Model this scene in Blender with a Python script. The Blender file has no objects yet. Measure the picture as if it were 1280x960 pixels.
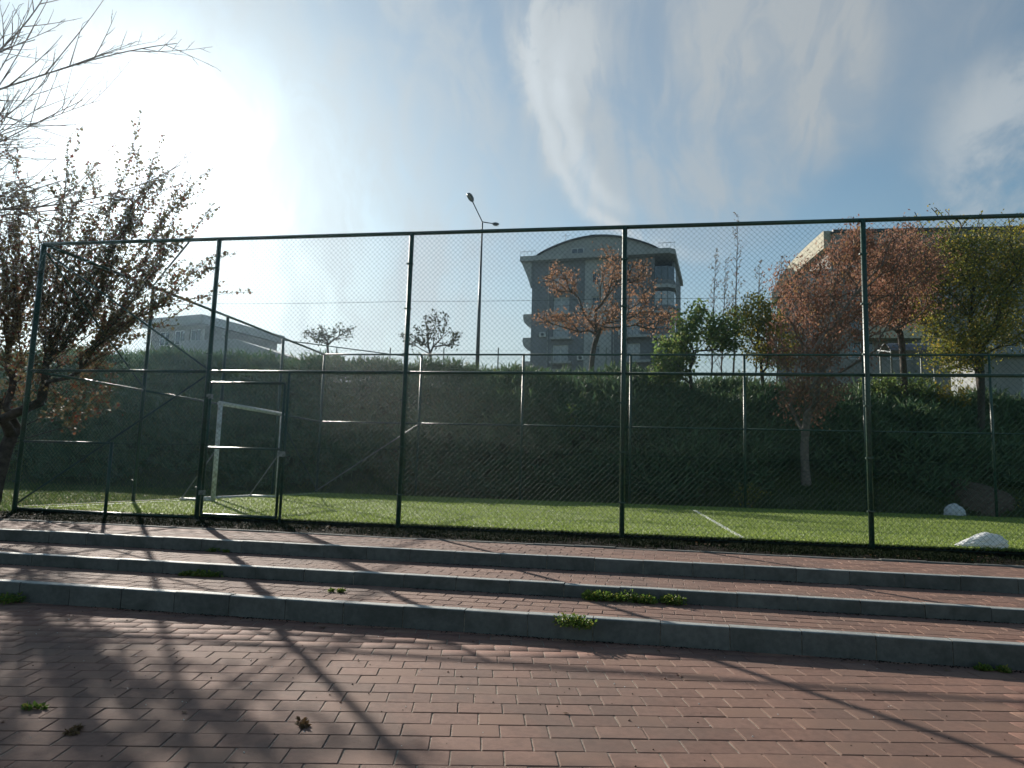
import bpy, math, random
import numpy as np
from mathutils import Vector, Matrix, Euler
SC = bpy.context.scene
COL = SC.collection
R = math.radians
PI = math.pi

# ------------------------------------------------------------------ camera
# World frame: X runs along the near court fence, Y away from the viewer, Z up, court level = 0
CAM = Vector((3.447, -10.311, 0.868))
PITCH, ROLL, YAW, FPX = 0.1236, 0.0295, 0.1737, 900.0
cd = bpy.data.cameras.new('camera')
cam = bpy.data.objects.new('camera', cd)
COL.objects.link(cam)
cd.sensor_fit = 'HORIZONTAL'
cd.sensor_width = 36.0
cd.lens = FPX / 1280 * 36
cd.clip_start = 0.05
cd.clip_end = 6000
cam.matrix_world = (Matrix.Translation(CAM) @ Matrix.Rotation(YAW, 4, 'Z') @ Matrix.Rotation(PI / 2 + PITCH, 4, 'X')
                    @ Matrix.Rotation(ROLL, 4, 'Z'))
SC.camera = cam

# ------------------------------------------------------------------ light
SUN = Vector((-0.5735, 0.7170, 0.3540)).normalized()          # direction towards the sun
SUN_EL = math.asin(SUN.z)
SUN_AZ = math.atan2(SUN.x, SUN.y)                            # clockwise from +Y
sd = bpy.data.lights.new('sun', 'SUN')
sd.energy = 4.9
sd.angle = R(0.55)
sd.color = (1.0, 0.93, 0.82)
sun = bpy.data.objects.new('sun', sd)
COL.objects.link(sun)
sun.rotation_euler = SUN.to_track_quat('Z', 'Y').to_euler()
sun.location = (-20, 20, 30)

SC.view_settings.view_transform = 'Standard'
SC.view_settings.look = 'None'
SC.view_settings.exposure = 0.62
SC.view_settings.gamma = 1.0
SC.cycles.use_denoising = True
SC.cycles.max_bounces = 6
SC.cycles.transparent_max_bounces = 8
SC.cycles.volume_bounces = 0
SC.cycles.sample_clamp_indirect = 6.0


class NT:
    """small helper to write node trees"""
    def __init__(s, tree):
        s.t = tree; s.n = tree.nodes; s.l = tree.links
    def node(s, ty, **kw):
        n = s.n.new(ty)
        for k, v in kw.items():
            setattr(n, k, v)
        return n
    def put(s, sock, v):
        if isinstance(v, bpy.types.NodeSocket):
            s.l.new(v, sock)
        elif v is not None:
            if hasattr(sock, 'default_value'):
                try:
                    sock.default_value = v
                except Exception:
                    sock.default_value = (v[0], v[1], v[2], 1.0)
    def math(s, op, a, b=None, c=None, clamp=False):
        n = s.node('ShaderNodeMath', operation=op, use_clamp=clamp)
        s.put(n.inputs[0], a); s.put(n.inputs[1], b); s.put(n.inputs[2], c)
        return n.outputs[0]
    def vmath(s, op, a, b=None, out=0):
        n = s.node('ShaderNodeVectorMath', operation=op)
        s.put(n.inputs[0], a); s.put(n.inputs[1], b)
        return n.outputs[out]
    def dot(s, a, b):
        return s.vmath('DOT_PRODUCT', a, b, 1)
    def mix(s, f, a, b, blend='MIX'):
        n = s.node('ShaderNodeMix', data_type='RGBA', blend_type=blend)
        s.put(n.inputs[0], f); s.put(n.inputs[6], a); s.put(n.inputs[7], b)
        return n.outputs[2]
    def noise(s, vec, scale, detail=4, rough=0.55, dist=0.0):
        n = s.node('ShaderNodeTexNoise')
        s.put(n.inputs['Vector'], vec); n.inputs['Scale'].default_value = scale
        n.inputs['Detail'].default_value = detail; n.inputs['Roughness'].default_value = rough
        n.inputs['Distortion'].default_value = dist
        return n.outputs[0], n.outputs[1]
    def ramp(s, f, stops):
        n = s.node('ShaderNodeValToRGB')
        cr = n.color_ramp
        while len(cr.elements) < len(stops):
            cr.elements.new(0.5)
        for e, (p, c) in zip(cr.elements, stops):
            e.position = p
            e.color = (c, c, c, 1) if isinstance(c, (int, float)) else (c[0], c[1], c[2], 1)
        s.put(n.inputs[0], f)
        return n.outputs[0]
    def smooth(s, v, a, b):
        n = s.node('ShaderNodeMapRange', interpolation_type='SMOOTHSTEP')
        s.put(n.inputs[0], v); n.inputs[1].default_value = a; n.inputs[2].default_value = b
        return n.outputs[0]


def look(px, py):
    """unit direction seen at a pixel of the 1280 x 960 photograph"""
    a, b = px - 640, py - 480
    u = a * math.cos(ROLL) + b * math.sin(ROLL)
    v = -a * math.sin(ROLL) + b * math.cos(ROLL)
    x, z = u / FPX, -v / FPX
    y = math.cos(PITCH) - z * math.sin(PITCH)
    z = math.sin(PITCH) + z * math.cos(PITCH)
    return Vector((x * math.cos(YAW) - y * math.sin(YAW), x * math.sin(YAW) + y * math.cos(YAW), z))


def at(px, py, Y):
    d = look(px, py)
    return CAM + d * ((Y - CAM.y) / d.y)


# ------------------------------------------------------------------ world: Nishita sky, a sheet of cirrus and the aureole round the sun
W = bpy.data.worlds.new('World')
SC.world = W
W.use_nodes = True
w = NT(W.node_tree)
w.n.clear()
sky = w.node('ShaderNodeTexSky', sky_type='NISHITA')
sky.sun_disc = False
sky.sun_elevation = SUN_EL
sky.sun_rotation = SUN_AZ
sky.air_density = 1.15
sky.dust_density = 0.4
sky.ozone_density = 2.0
geo = w.node('ShaderNodeTexCoord')
D = geo.outputs['Generated']
D = w.vmath('NORMALIZE', D)
sep = w.node('ShaderNodeSeparateXYZ'); w.put(sep.inputs[0], D)
# clouds lie on a high plane: project the view direction onto it
zz = w.math('ADD', w.math('MAXIMUM', sep.outputs[2], 0.0), 0.16)
cx = w.math('DIVIDE', sep.outputs[0], zz)
cy = w.math('DIVIDE', sep.outputs[1], zz)
comb = w.node('ShaderNodeCombineXYZ'); w.put(comb.inputs[0], cx); w.put(comb.inputs[1], cy)
P = comb.outputs[0]
mp = w.node('ShaderNodeMapping'); w.put(mp.inputs[0], P)
mp.inputs['Rotation'].default_value = (0, 0, R(-28)); mp.inputs['Scale'].default_value = (1.0, 0.42, 1)
broad, _ = w.noise(mp.outputs[0], 0.9, 5, 0.55, 0.8)
mp2 = w.node('ShaderNodeMapping'); w.put(mp2.inputs[0], P)
mp2.inputs['Rotation'].default_value = (0, 0, R(-40)); mp2.inputs['Scale'].default_value = (1.0, 0.25, 1)
mp2.inputs['Location'].default_value = (3.1, 1.7, 0)
fine, _ = w.noise(mp2.outputs[0], 3.0, 8, 0.62, 1.4)
_, warpc = w.noise(D, 5.0, 5, 0.6)
warp = w.vmath('SUBTRACT', warpc, (0.5, 0.5, 0.5))
wsc = w.node('ShaderNodeVectorMath', operation='SCALE'); w.put(wsc.inputs[0], warp); wsc.inputs[3].default_value = 0.075
DW = w.vmath('NORMALIZE', w.vmath('ADD', D, wsc.outputs[0]))


def patch(px, py, inner, outer):
    """soft round cloud bank in the sky, degrees"""
    d = look(px, py).normalized()
    return w.smooth(w.dot(DW, d), math.cos(R(outer)), math.cos(R(inner)))


def add(*v):
    r = v[0]
    for q in v[1:]:
        r = w.math('ADD', r, q)
    return r


def ring(px, py, rad, width):
    """bright rim of a cirrus hook: a soft ring round a direction, degrees"""
    d = look(px, py).normalized()
    ang = w.math('ARCCOSINE', w.math('MINIMUM', w.dot(DW, d), 1.0))
    q = w.math('DIVIDE', w.math('SUBTRACT', ang, R(rad)), R(width))
    return w.math('POWER', 2.718, w.math('MULTIPLY', w.math('MULTIPLY', q, q), -1.0))


mp3 = w.node('ShaderNodeMapping'); w.put(mp3.inputs[0], D)
mp3.inputs['Rotation'].default_value = (R(10), R(28), R(0)); mp3.inputs['Scale'].default_value = (2.4, 1.0, 0.8)
swirl, _ = w.noise(mp3.outputs[0], 3.2, 8, 0.5, 1.4)
mp4 = w.node('ShaderNodeMapping'); w.put(mp4.inputs[0], DW)
mp4.inputs['Rotation'].default_value = (R(10), R(28), R(0)); mp4.inputs['Scale'].default_value = (1.8, 1.0, 0.8)
tuft, _ = w.noise(mp4.outputs[0], 8.0, 9, 0.62, 1.2)
wisp = w.smooth(add(w.math('MULTIPLY', swirl, 0.5), w.math('MULTIPLY', tuft, 0.5)), 0.38, 0.64)
disc = w.math('MAXIMUM', patch(870, 95, 9.0, 14.0), w.math('MAXIMUM', patch(830, -40, 7, 13), patch(930, 210, 2.5, 6.5)))
rimsel = w.smooth(w.dot(DW, look(700, 240).normalized()), math.cos(R(16)), math.cos(R(5)))
rim = w.math('MULTIPLY', ring(888, 88, 12.6, 0.62), rimsel)
rim2 = w.math('MULTIPLY', ring(860, 110, 9.3, 0.8), w.smooth(w.dot(DW, look(720, 180).normalized()), math.cos(R(8)), math.cos(R(2))))
feather = w.math('MULTIPLY', patch(695, 70, 0.2, 5.0), w.math('ADD', w.math('MULTIPLY', wisp, 1.1), 0.1))
body = w.math('MULTIPLY', disc, w.math('ADD', w.math('MULTIPLY', wisp, 0.50), 0.32))
upper = w.math('MULTIPLY', patch(1080, -60, 5, 15), w.math('ADD', w.math('MULTIPLY', wisp, 0.25), 0.36))
left_veil = w.math('MULTIPLY', patch(330, 200, 10, 27), w.math('ADD', w.math('MULTIPLY', wisp, 0.62), 0.24))
streak = add(w.math('MULTIPLY', ring(1180, -900, 67.2, 0.5), w.math('MULTIPLY', patch(1130, 215, 2, 6), 0.22)), w.math('MULTIPLY', rim2, 0.22))
cumr, _ = w.noise(D, 9.0, 9, 0.6, 0.4)
cum = w.math('MULTIPLY', patch(1300, 200, 3.2, 8.5), w.smooth(cumr, 0.34, 0.58))
veil = w.smooth(w.math('ADD', w.math('MULTIPLY', broad, 0.55), w.math('MULTIPLY', fine, 0.45)), 0.36, 0.68)
cl = add(body, w.math('MULTIPLY', rim, w.math('ADD', w.math('MULTIPLY', wisp, 0.5), 0.15)), w.math('MULTIPLY', feather, 0.38), upper, left_veil, streak,
         w.math('MULTIPLY', cum, 0.75), w.math('MULTIPLY', veil, 0.10))
cl = w.math('MULTIPLY', w.math('MINIMUM', cl, 1.0), 0.88)
low = w.smooth(sep.outputs[2], 0.36, 0.02)
sd_dot = w.dot(D, SUN)
skycol = w.node('ShaderNodeMix', data_type='RGBA', blend_type='MULTIPLY')
skycol.inputs[0].default_value = 1.0
w.put(skycol.inputs[6], sky.outputs[0]); skycol.inputs[7].default_value = (0.97, 1.06, 0.99, 1)
base = skycol.outputs[2]
glow1 = w.math('MULTIPLY', w.math('POWER', w.math('MAXIMUM', sd_dot, 0.0), 6.0), 0.65)
glow2 = w.math('MULTIPLY', w.math('POWER', w.math('MAXIMUM', sd_dot, 0.0), 190.0), 4.5)
glow = add(glow1, glow2)
cloudb = w.math('ADD', w.math('MULTIPLY', w.math('POWER', w.math('MAXIMUM', sd_dot, 0.0), 3.0), 1.6), 4.0)
cloudb = w.math('ADD', cloudb, w.math('MULTIPLY', add(rim, w.math('MULTIPLY', feather, 0.6), rim2, cum), 1.1))
ccol = w.node('ShaderNodeVectorMath', operation='SCALE'); ccol.inputs[0].default_value = (0.93, 1.0, 1.04); w.put(ccol.inputs[3], cloudb)
mixed = w.mix(cl, base, ccol.outputs[0])
mixed = w.mix(w.math('MULTIPLY', low, w.math('ADD', w.math('MULTIPLY', w.smooth(sd_dot, -0.1, 0.95), 0.62), 0.10)), mixed, ccol.outputs[0])
gcol = w.node('ShaderNodeVectorMath', operation='SCALE'); gcol.inputs[0].default_value = (1.0, 0.985, 0.93); w.put(gcol.inputs[3], glow)
tot = w.vmath('ADD', mixed, gcol.outputs[0])
bg = w.node('ShaderNodeBackground'); w.put(bg.inputs[0], tot); bg.inputs[1].default_value = 0.068
wo = w.node('ShaderNodeOutputWorld'); w.l.new(bg.outputs[0], wo.inputs[0])


# ------------------------------------------------------------------ materials
def material(name, ca, cb, scale=8.0, rough=0.8, bump=0.0, bscale=None, per_object=0.0, per_island=0.0, stain=None, stain_scale=0.6,
             stain_amt=0.5, metallic=0.0, spec=0.4, translucent=0.0, hue3=None):
    m = bpy.data.materials.new(name); m.use_nodes = True
    t = NT(m.node_tree); t.n.clear()
    out = t.node('ShaderNodeOutputMaterial')
    b = t.node('ShaderNodeBsdfPrincipled')
    b.inputs['Roughness'].default_value = rough
    b.inputs['Metallic'].default_value = metallic
    b.inputs['Specular IOR Level'].default_value = spec
    tc = t.node('ShaderNodeTexCoord')
    gp = t.node('ShaderNodeNewGeometry')
    pos = gp.outputs['Position']
    nf, _ = t.noise(pos, scale, 6, 0.6)
    f = t.smooth(nf, 0.3, 0.7)
    if per_island:
        rnd = gp.outputs['Random Per Island']
        f = t.math('ADD', t.math('MULTIPLY', f, 1 - per_island), t.math('MULTIPLY', rnd, per_island))
    if per_object:
        oi = t.node('ShaderNodeObjectInfo')
        f = t.math('ADD', t.math('MULTIPLY', f, 1 - per_object), t.math('MULTIPLY', oi.outputs['Random'], per_object))
    c = t.mix(f, (*ca, 1), (*cb, 1))
    if hue3:
        src = t.node('ShaderNodeObjectInfo').outputs['Random'] if per_object else gp.outputs['Random Per Island']
        h = t.math('FRACT', t.math('MULTIPLY', src, 17.31))
        c = t.mix(t.smooth(h, 0.62, 1.0), c, (*hue3, 1))
    if stain:
        ns, _ = t.noise(pos, stain_scale, 5, 0.65, 0.6)
        c = t.mix(t.math('MULTIPLY', t.smooth(ns, 0.42, 0.7), stain_amt), c, (*stain, 1))
    t.put(b.inputs['Base Color'], c)
    if bump:
        nb, _ = t.noise(pos, bscale or scale * 6, 5, 0.7)
        bn = t.node('ShaderNodeBump'); bn.inputs['Strength'].default_value = bump; bn.inputs['Distance'].default_value = 0.01
        t.put(bn.inputs['Height'], nb); t.put(b.inputs['Normal'], bn.outputs[0])
    sh = b.outputs[0]
    if translucent:
        tr = t.node('ShaderNodeBsdfTranslucent'); t.put(tr.inputs[0], c)
        mx = t.node('ShaderNodeMixShader'); mx.inputs[0].default_value = translucent
        t.l.new(sh, mx.inputs[1]); t.l.new(tr.outputs[0], mx.inputs[2]); sh = mx.outputs[0]
    t.l.new(sh, out.inputs[0])
    return m


M = {}
M['brick'] = material('red_paving', (0.160, 0.082, 0.060), (0.300, 0.165, 0.120), 26, 0.82, 0.5, 180, per_object=0.6, hue3=(0.255, 0.142, 0.10),
                      stain=(0.125, 0.085, 0.068), stain_scale=1.1, stain_amt=0.5, spec=0.35)
M['brick_far'] = material('red_paving_far', (0.185, 0.085, 0.062), (0.28, 0.148, 0.108), 26, 0.82, 0.5, 180, per_island=0.55, hue3=(0.255, 0.142, 0.10),
                          stain=(0.125, 0.085, 0.068), stain_scale=1.1, stain_amt=0.5, spec=0.35)
M['sand'] = material('joint_sand', (0.20, 0.16, 0.12), (0.48, 0.41, 0.33), 30, 0.95, 0.6, 200)
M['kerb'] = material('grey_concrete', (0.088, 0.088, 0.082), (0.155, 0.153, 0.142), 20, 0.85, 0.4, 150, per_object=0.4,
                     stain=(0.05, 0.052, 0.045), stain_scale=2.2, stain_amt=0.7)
M['kerb_top'] = material('painted_sun_kerb_top', (0.32, 0.325, 0.30), (0.45, 0.45, 0.42), 22, 0.7, 0.15, 150, per_object=0.3, stain=(0.17, 0.17, 0.15), stain_scale=4.0, stain_amt=0.5)  # sunlight painted into the tops; the darker face material carries the shade
M['kerb_far'] = material('grey_concrete_far', (0.13, 0.135, 0.135), (0.24, 0.245, 0.235), 20, 0.85, 0.5, 150, per_island=0.35)
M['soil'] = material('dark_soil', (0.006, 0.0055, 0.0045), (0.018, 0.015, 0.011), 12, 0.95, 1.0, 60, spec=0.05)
M['earth'] = material('brown_earth', (0.08, 0.055, 0.038), (0.14, 0.10, 0.07), 5, 0.95, 0.8, 40)
M['ground'] = material('ground_grass', (0.035, 0.055, 0.018), (0.075, 0.085, 0.035), 1.5, 0.95, 0.8, 30, stain=(0.07, 0.06, 0.035), stain_amt=0.6)
M['turf'] = material('artificial_turf', (0.14, 0.20, 0.045), (0.23, 0.29, 0.08), 60, 0.75, 1.0, 90, stain=(0.10, 0.15, 0.04), stain_scale=0.9,
                     stain_amt=0.5, spec=0.3)
M['turf_blade'] = material('turf_blades', (0.18, 0.26, 0.05), (0.33, 0.40, 0.10), 2, 0.55, per_island=0.6, translucent=0.45)
M['grass_blade'] = material('grass_blades', (0.045, 0.09, 0.02), (0.13, 0.19, 0.05), 1.2, 0.6, per_island=0.5, hue3=(0.20, 0.19, 0.08), translucent=0.45)
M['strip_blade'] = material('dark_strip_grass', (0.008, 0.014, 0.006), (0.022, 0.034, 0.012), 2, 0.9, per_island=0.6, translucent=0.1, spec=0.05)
M['weed'] = material('weed_leaves', (0.06, 0.12, 0.02), (0.17, 0.25, 0.045), 5, 0.6, per_island=0.6, hue3=(0.28, 0.26, 0.06), translucent=0.5)
M['dry'] = material('dry_leaves', (0.08, 0.045, 0.02), (0.20, 0.12, 0.055), 5, 0.8, per_island=0.7, translucent=0.2)
M['white_line'] = material('white_paint', (0.55, 0.57, 0.52), (0.75, 0.76, 0.72), 30, 0.8, stain=(0.2, 0.3, 0.15), stain_scale=5, stain_amt=0.6)
M['fence'] = material('green_painted_steel', (0.012, 0.048, 0.034), (0.028, 0.08, 0.058), 14, 0.38, 0.15, 90, spec=0.5,
                      stain=(0.055, 0.035, 0.02), stain_scale=4.0, stain_amt=0.35)
M['wire'] = material('coated_wire', (0.015, 0.04, 0.035), (0.035, 0.065, 0.055), 10, 0.58, metallic=0.0, spec=0.03)
M['galv'] = material('weathered_galvanised', (0.16, 0.18, 0.17), (0.3, 0.32, 0.31), 20, 0.45, metallic=0.4)
M['goal'] = material('goal_white_paint', (0.50, 0.53, 0.53), (0.72, 0.74, 0.74), 25, 0.5, stain=(0.25, 0.22, 0.18), stain_scale=9, stain_amt=0.7)
M['bag'] = material('white_plastic', (0.86, 0.87, 0.88), (0.93, 0.93, 0.93), 9, 0.3, 0.5, 25, translucent=0.22)
M['juniper'] = material('juniper_sprays', (0.05, 0.115, 0.06), (0.14, 0.22, 0.10), 0.9, 0.6, per_island=0.5, hue3=(0.14, 0.17, 0.07), translucent=0.3)
M['bark'] = material('grey_bark', (0.06, 0.048, 0.038), (0.15, 0.12, 0.10), 10, 0.9, 0.8, 40)
M['bark_dark'] = material('dark_bark', (0.03, 0.024, 0.02), (0.075, 0.06, 0.05), 10, 0.9, 0.8, 40)
M['bark_pale'] = material('pale_bark', (0.13, 0.10, 0.085), (0.26, 0.21, 0.18), 12, 0.9, 0.8, 40)
M['leaf_autumn'] = material('bronze_autumn_leaves', (0.085, 0.095, 0.042), (0.20, 0.14, 0.075), 1.2, 0.6, per_island=0.6, hue3=(0.17, 0.05, 0.03), translucent=0.4)
M['leaf_orange'] = material('orange_leaves', (0.30, 0.15, 0.085), (0.46, 0.27, 0.17), 1.0, 0.7, per_island=0.6, hue3=(0.28, 0.17, 0.08), translucent=0.4)
M['leaf_russet'] = material('russet_leaves', (0.22, 0.10, 0.07), (0.42, 0.23, 0.16), 0.8, 0.75, per_island=0.6, hue3=(0.34, 0.20, 0.09), translucent=0.45)
M['leaf_yellow'] = material('yellow_green_leaves', (0.10, 0.15, 0.03), (0.32, 0.28, 0.05), 0.6, 0.65, per_island=0.5, hue3=(0.50, 0.36, 0.06), translucent=0.5)
M['leaf_green'] = material('green_leaves', (0.09, 0.16, 0.045), (0.22, 0.31, 0.09), 1.0, 0.6, per_island=0.6, hue3=(0.27, 0.28, 0.09), translucent=0.5)
M['leaf_dark'] = material('dark_leaves', (0.02, 0.03, 0.016), (0.06, 0.065, 0.03), 1.0, 0.7, per_island=0.6, translucent=0.3)
M['slate_wall'] = material('slate_render', (0.165, 0.18, 0.198), (0.20, 0.215, 0.232), 0.5, 0.9, stain=(0.145, 0.155, 0.17), stain_scale=0.25, stain_amt=0.5)
M['pale_wall'] = material('pale_render', (0.34, 0.36, 0.37), (0.42, 0.44, 0.44), 0.5, 0.9, stain=(0.27, 0.28, 0.28), stain_scale=0.4, stain_amt=0.5)
M['band'] = material('grey_fascia', (0.31, 0.325, 0.325), (0.38, 0.395, 0.385), 0.5, 0.85, stain=(0.25, 0.26, 0.255), stain_scale=0.5, stain_amt=0.6)
M['beige'] = material('beige_render', (0.46, 0.43, 0.33), (0.58, 0.54, 0.42), 0.6, 0.9, stain=(0.24, 0.23, 0.19), stain_scale=0.6, stain_amt=0.6)
M['taupe'] = material('taupe_render', (0.23, 0.225, 0.21), (0.31, 0.30, 0.285), 0.6, 0.9, stain=(0.13, 0.125, 0.12), stain_scale=0.5, stain_amt=0.5)
M['roof'] = material('dark_roof_sheet', (0.035, 0.04, 0.045), (0.07, 0.075, 0.08), 2, 0.5)
M['sheet'] = material('grey_shelter_sheet', (0.13, 0.14, 0.16), (0.2, 0.21, 0.23), 2, 0.4)
M['glass'] = material('window_glass', (0.05, 0.065, 0.085), (0.08, 0.10, 0.12), 0.4, 0.08, spec=0.8)
M['curtain'] = material('curtained_glass', (0.30, 0.33, 0.36), (0.42, 0.45, 0.48), 0.8, 0.2, spec=0.7)
M['frame'] = material('white_window_frame', (0.5, 0.52, 0.53), (0.6, 0.62, 0.62), 2, 0.5)
M['dark_metal'] = material('dark_lamp_steel', (0.035, 0.045, 0.05), (0.07, 0.085, 0.09), 3, 0.4, metallic=0.5)
M['lens'] = material('lamp_lens', (0.2, 0.21, 0.2), (0.28, 0.29, 0.27), 3, 0.2)
M['red_paint'] = material('red_panel', (0.20, 0.05, 0.04), (0.28, 0.08, 0.06), 2, 0.7)
M['crumb'] = material('white_crumbs', (0.6, 0.6, 0.57), (0.8, 0.8, 0.77), 20, 0.9)


# ------------------------------------------------------------------ mesh helpers
def fast_mesh(name, V, F, smooth=False):
    """V (n,3) array, F (m,k) int array or list of such"""
    me = bpy.data.meshes.new(name)
    Fs = F if isinstance(F, list) else [F]
    Fs = [np.asarray(f, dtype=np.int32) for f in Fs if len(f)]
    V = np.asarray(V, dtype=np.float32)
    loops = np.concatenate([f.ravel() for f in Fs])
    counts = np.concatenate([np.full(len(f), f.shape[1], dtype=np.int32) for f in Fs])
    starts = np.concatenate([[0], np.cumsum(counts)[:-1]]).astype(np.int32)
    me.vertices.add(len(V)); me.vertices.foreach_set('co', V.ravel())
    me.loops.add(len(loops)); me.loops.foreach_set('vertex_index', loops)
    me.polygons.add(len(counts)); me.polygons.foreach_set('loop_start', starts)
    try:
        me.polygons.foreach_set('loop_total', counts)
    except Exception:
        pass
    if smooth:
        me.polygons.foreach_set('use_smooth', np.ones(len(counts), dtype=bool))
    me.update(calc_edges=True)
    me.validate()
    return me


class MB:
    def __init__(s):
        s.v = []; s.f = []
    def quad(s, a, b, c, d):
        n = len(s.v); s.v += [tuple(a), tuple(b), tuple(c), tuple(d)]; s.f.append((n, n + 1, n + 2, n + 3)); return s
    def poly(s, pts):
        n = len(s.v); s.v += [tuple(p) for p in pts]; s.f.append(tuple(range(n, n + len(pts)))); return s
    def box(s, x0, x1, y0, y1, z0, z1):
        n = len(s.v)
        for z in (z0, z1):
            s.v += [(x0, y0, z), (x1, y0, z), (x1, y1, z), (x0, y1, z)]
        s.f += [(n, n + 3, n + 2, n + 1), (n + 4, n + 5, n + 6, n + 7)]
        for i in range(4):
            j = (i + 1) % 4
            s.f.append((n + i, n + j, n + 4 + j, n + 4 + i))
        return s
    def prism(s, outline, axis, a, b):
        """outline in the two other axes, extruded a..b along axis (0,1,2)"""
        n = len(s.v); k = len(outline)
        for t in (a, b):
            for (p, q) in outline:
                c = [0, 0, 0]; o = [i for i in range(3) if i != axis]
                c[axis] = t; c[o[0]] = p; c[o[1]] = q
                s.v.append(tuple(c))
        s.f.append(tuple(range(n + k - 1, n - 1, -1))); s.f.append(tuple(range(n + k, n + 2 * k)))
        for i in range(k):
            j = (i + 1) % k
            s.f.append((n + i, n + j, n + k + j, n + k + i))
        return s
    def tube(s, p, q, r0, r1=None, n=8, cap=True):
        r1 = r0 if r1 is None else r1
        p = Vector(p); q = Vector(q); d = (q - p)
        if d.length < 1e-6: return s
        d.normalize()
        a = d.cross(Vector((0, 0, 1)))
        if a.length < 0.02: a = d.cross(Vector((1, 0, 0)))
        a.normalize(); b = d.cross(a)
        k = len(s.v)
        for c, r in ((p, r0), (q, r1)):
            for i in range(n):
                t = 2 * PI * i / n
                s.v.append(tuple(c + a * (math.cos(t) * r) + b * (math.sin(t) * r)))
        for i in range(n):
            j = (i + 1) % n
            s.f.append((k + i, k + j, k + n + j, k + n + i))
        if cap:
            s.f.append(tuple(range(k + n - 1, k - 1, -1))); s.f.append(tuple(range(k + n, k + 2 * n)))
        return s
    def mesh(s, name, smooth=False):
        me = bpy.data.meshes.new(name); me.from_pydata(s.v, [], s.f)
        if smooth:
            for p in me.polygons: p.use_smooth = True
        me.update()
        return me


def link(name, me, mat, parent=None, kind=None, loc=None, rot=None):
    if isinstance(me, MB): me = me.mesh(name)
    if mat is not None and not me.materials:
        me.materials.append(M[mat] if isinstance(mat, str) else mat)
    o = bpy.data.objects.new(name, me); COL.objects.link(o)
    if parent: o.parent = parent
    if kind: o['kind'] = kind
    if loc is not None: o.location = loc
    if rot is not None: o.rotation_euler = rot
    return o


def thing(name, label, cat, loc=(0, 0, 0), rz=0.0, group=None):
    o = bpy.data.objects.new(name, None); COL.objects.link(o)
    o.location = loc; o.rotation_euler = (0, 0, rz); o.empty_display_size = 0.2
    o['label'] = label; o['category'] = cat
    if group: o['group'] = group
    return o


def tag(o, label, cat, group=None):
    o['label'] = label; o['category'] = cat
    if group: o['group'] = group
    return o


def copy_tree(o, parent=None):
    c = o.copy(); COL.objects.link(c); c.parent = parent
    for ch in o.children: copy_tree(ch, c)
    return c


rng = np.random.default_rng(11)
random.seed(5)

# ------------------------------------------------------------------ ground sheet, out to the horizon
ZP, Z1, Z2 = -0.37, -0.218, -0.120            # pavement, first tread, second tread (third = court level 0)
YK1, YK2, YK3 = -4.649, -3.664, -2.584        # faces of the three kerbs
CREST_X = np.array([-400, -60, -30, -15, -6, 0, 6, 13, 17, 26, 60, 400.])
CREST_Z = np.array([5.6, 5.6, 5.4, 5.1, 4.6, 4.4, 4.1, 4.1, 3.3, 3.0, 3.2, 3.4])


def ground_z(x, y):
    x = np.asarray(x, float); y = np.asarray(y, float)
    c = np.interp(x, CREST_X, CREST_Z)
    foot = 12.0 + np.clip((x - 3) / 14, 0, 1) * 1.2
    t = np.clip((y - foot) / (20.0 - foot), 0, 1)
    t = t ** 0.85 * (1 - 0.0 * t)
    s = t * t * (3 - 2 * t) * 0.45 + t * 0.55
    z = c * s - 0.05
    z = np.where(y < -0.5, -0.05 + (y + 0.5) / (4.6 - 0.5) * 0.40, z)
    z = np.where(y < -4.6, -0.45, z)
    return z


xs = np.concatenate([[-2500, -900, -300, -120, -70], np.arange(-50, 51, 1.0), [70, 120, 300, 900, 2500]])
ys = np.concatenate([[-600, -100, -30, -10, -4.6, -2.5, -0.5], np.arange(1, 11.6, 3.5), np.arange(12, 22.1, 0.5), [26, 32, 45, 70, 120, 300, 900, 3000]])
X, Y = np.meshgrid(xs, ys)
Z = ground_z(X, Y)
bank = (Y > 12.5) & (Y < 45) & (abs(X) < 60)
Z = Z + np.where(bank, rng.normal(0, 0.05, X.shape), 0)
V = np.stack([X.ravel(), Y.ravel(), Z.ravel()], 1)
nx, ny = len(xs), len(ys)
i, j = np.meshgrid(np.arange(nx - 1), np.arange(ny - 1))
k = (j * nx + i).ravel()
link('ground', fast_mesh('ground', V, np.stack([k, k + 1, k + nx + 1, k + nx], 1), True), 'ground', kind='structure')

# ------------------------------------------------------------------ paving: real bricks with recessed joints
BW, BD, GAP = 0.236, 0.167, 0.0064


def brick_mesh(name, w_, d_, h, c=0.0028, seed=0):
    q = random.Random(seed)
    e = lambda: q.uniform(-0.0009, 0.0009)
    m = MB(); hw, hd = w_ / 2, d_ / 2
    lo = [(-hw + e(), -hd + e()), (hw + e(), -hd + e()), (hw + e(), hd + e()), (-hw + e(), hd + e())]
    m.v = [(x, y, -h) for x, y in lo] + [(x, y, -c) for x, y in lo] + [(x * (1 - c / hw), y * (1 - c / hd), e() * 0.6) for x, y in lo]
    m.f = [(8, 9, 10, 11)]
    for a in range(4):
        b = (a + 1) % 4
        m.f += [(a, b, 4 + b, 4 + a), (4 + a, 4 + b, 8 + b, 8 + a)]
    return m.mesh(name)


brick_meshes = [brick_mesh('brick', BW - GAP, BD - GAP, 0.03, seed=s) for s in range(6)]
for b_ in brick_meshes: b_.materials.append(M['brick'])


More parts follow.
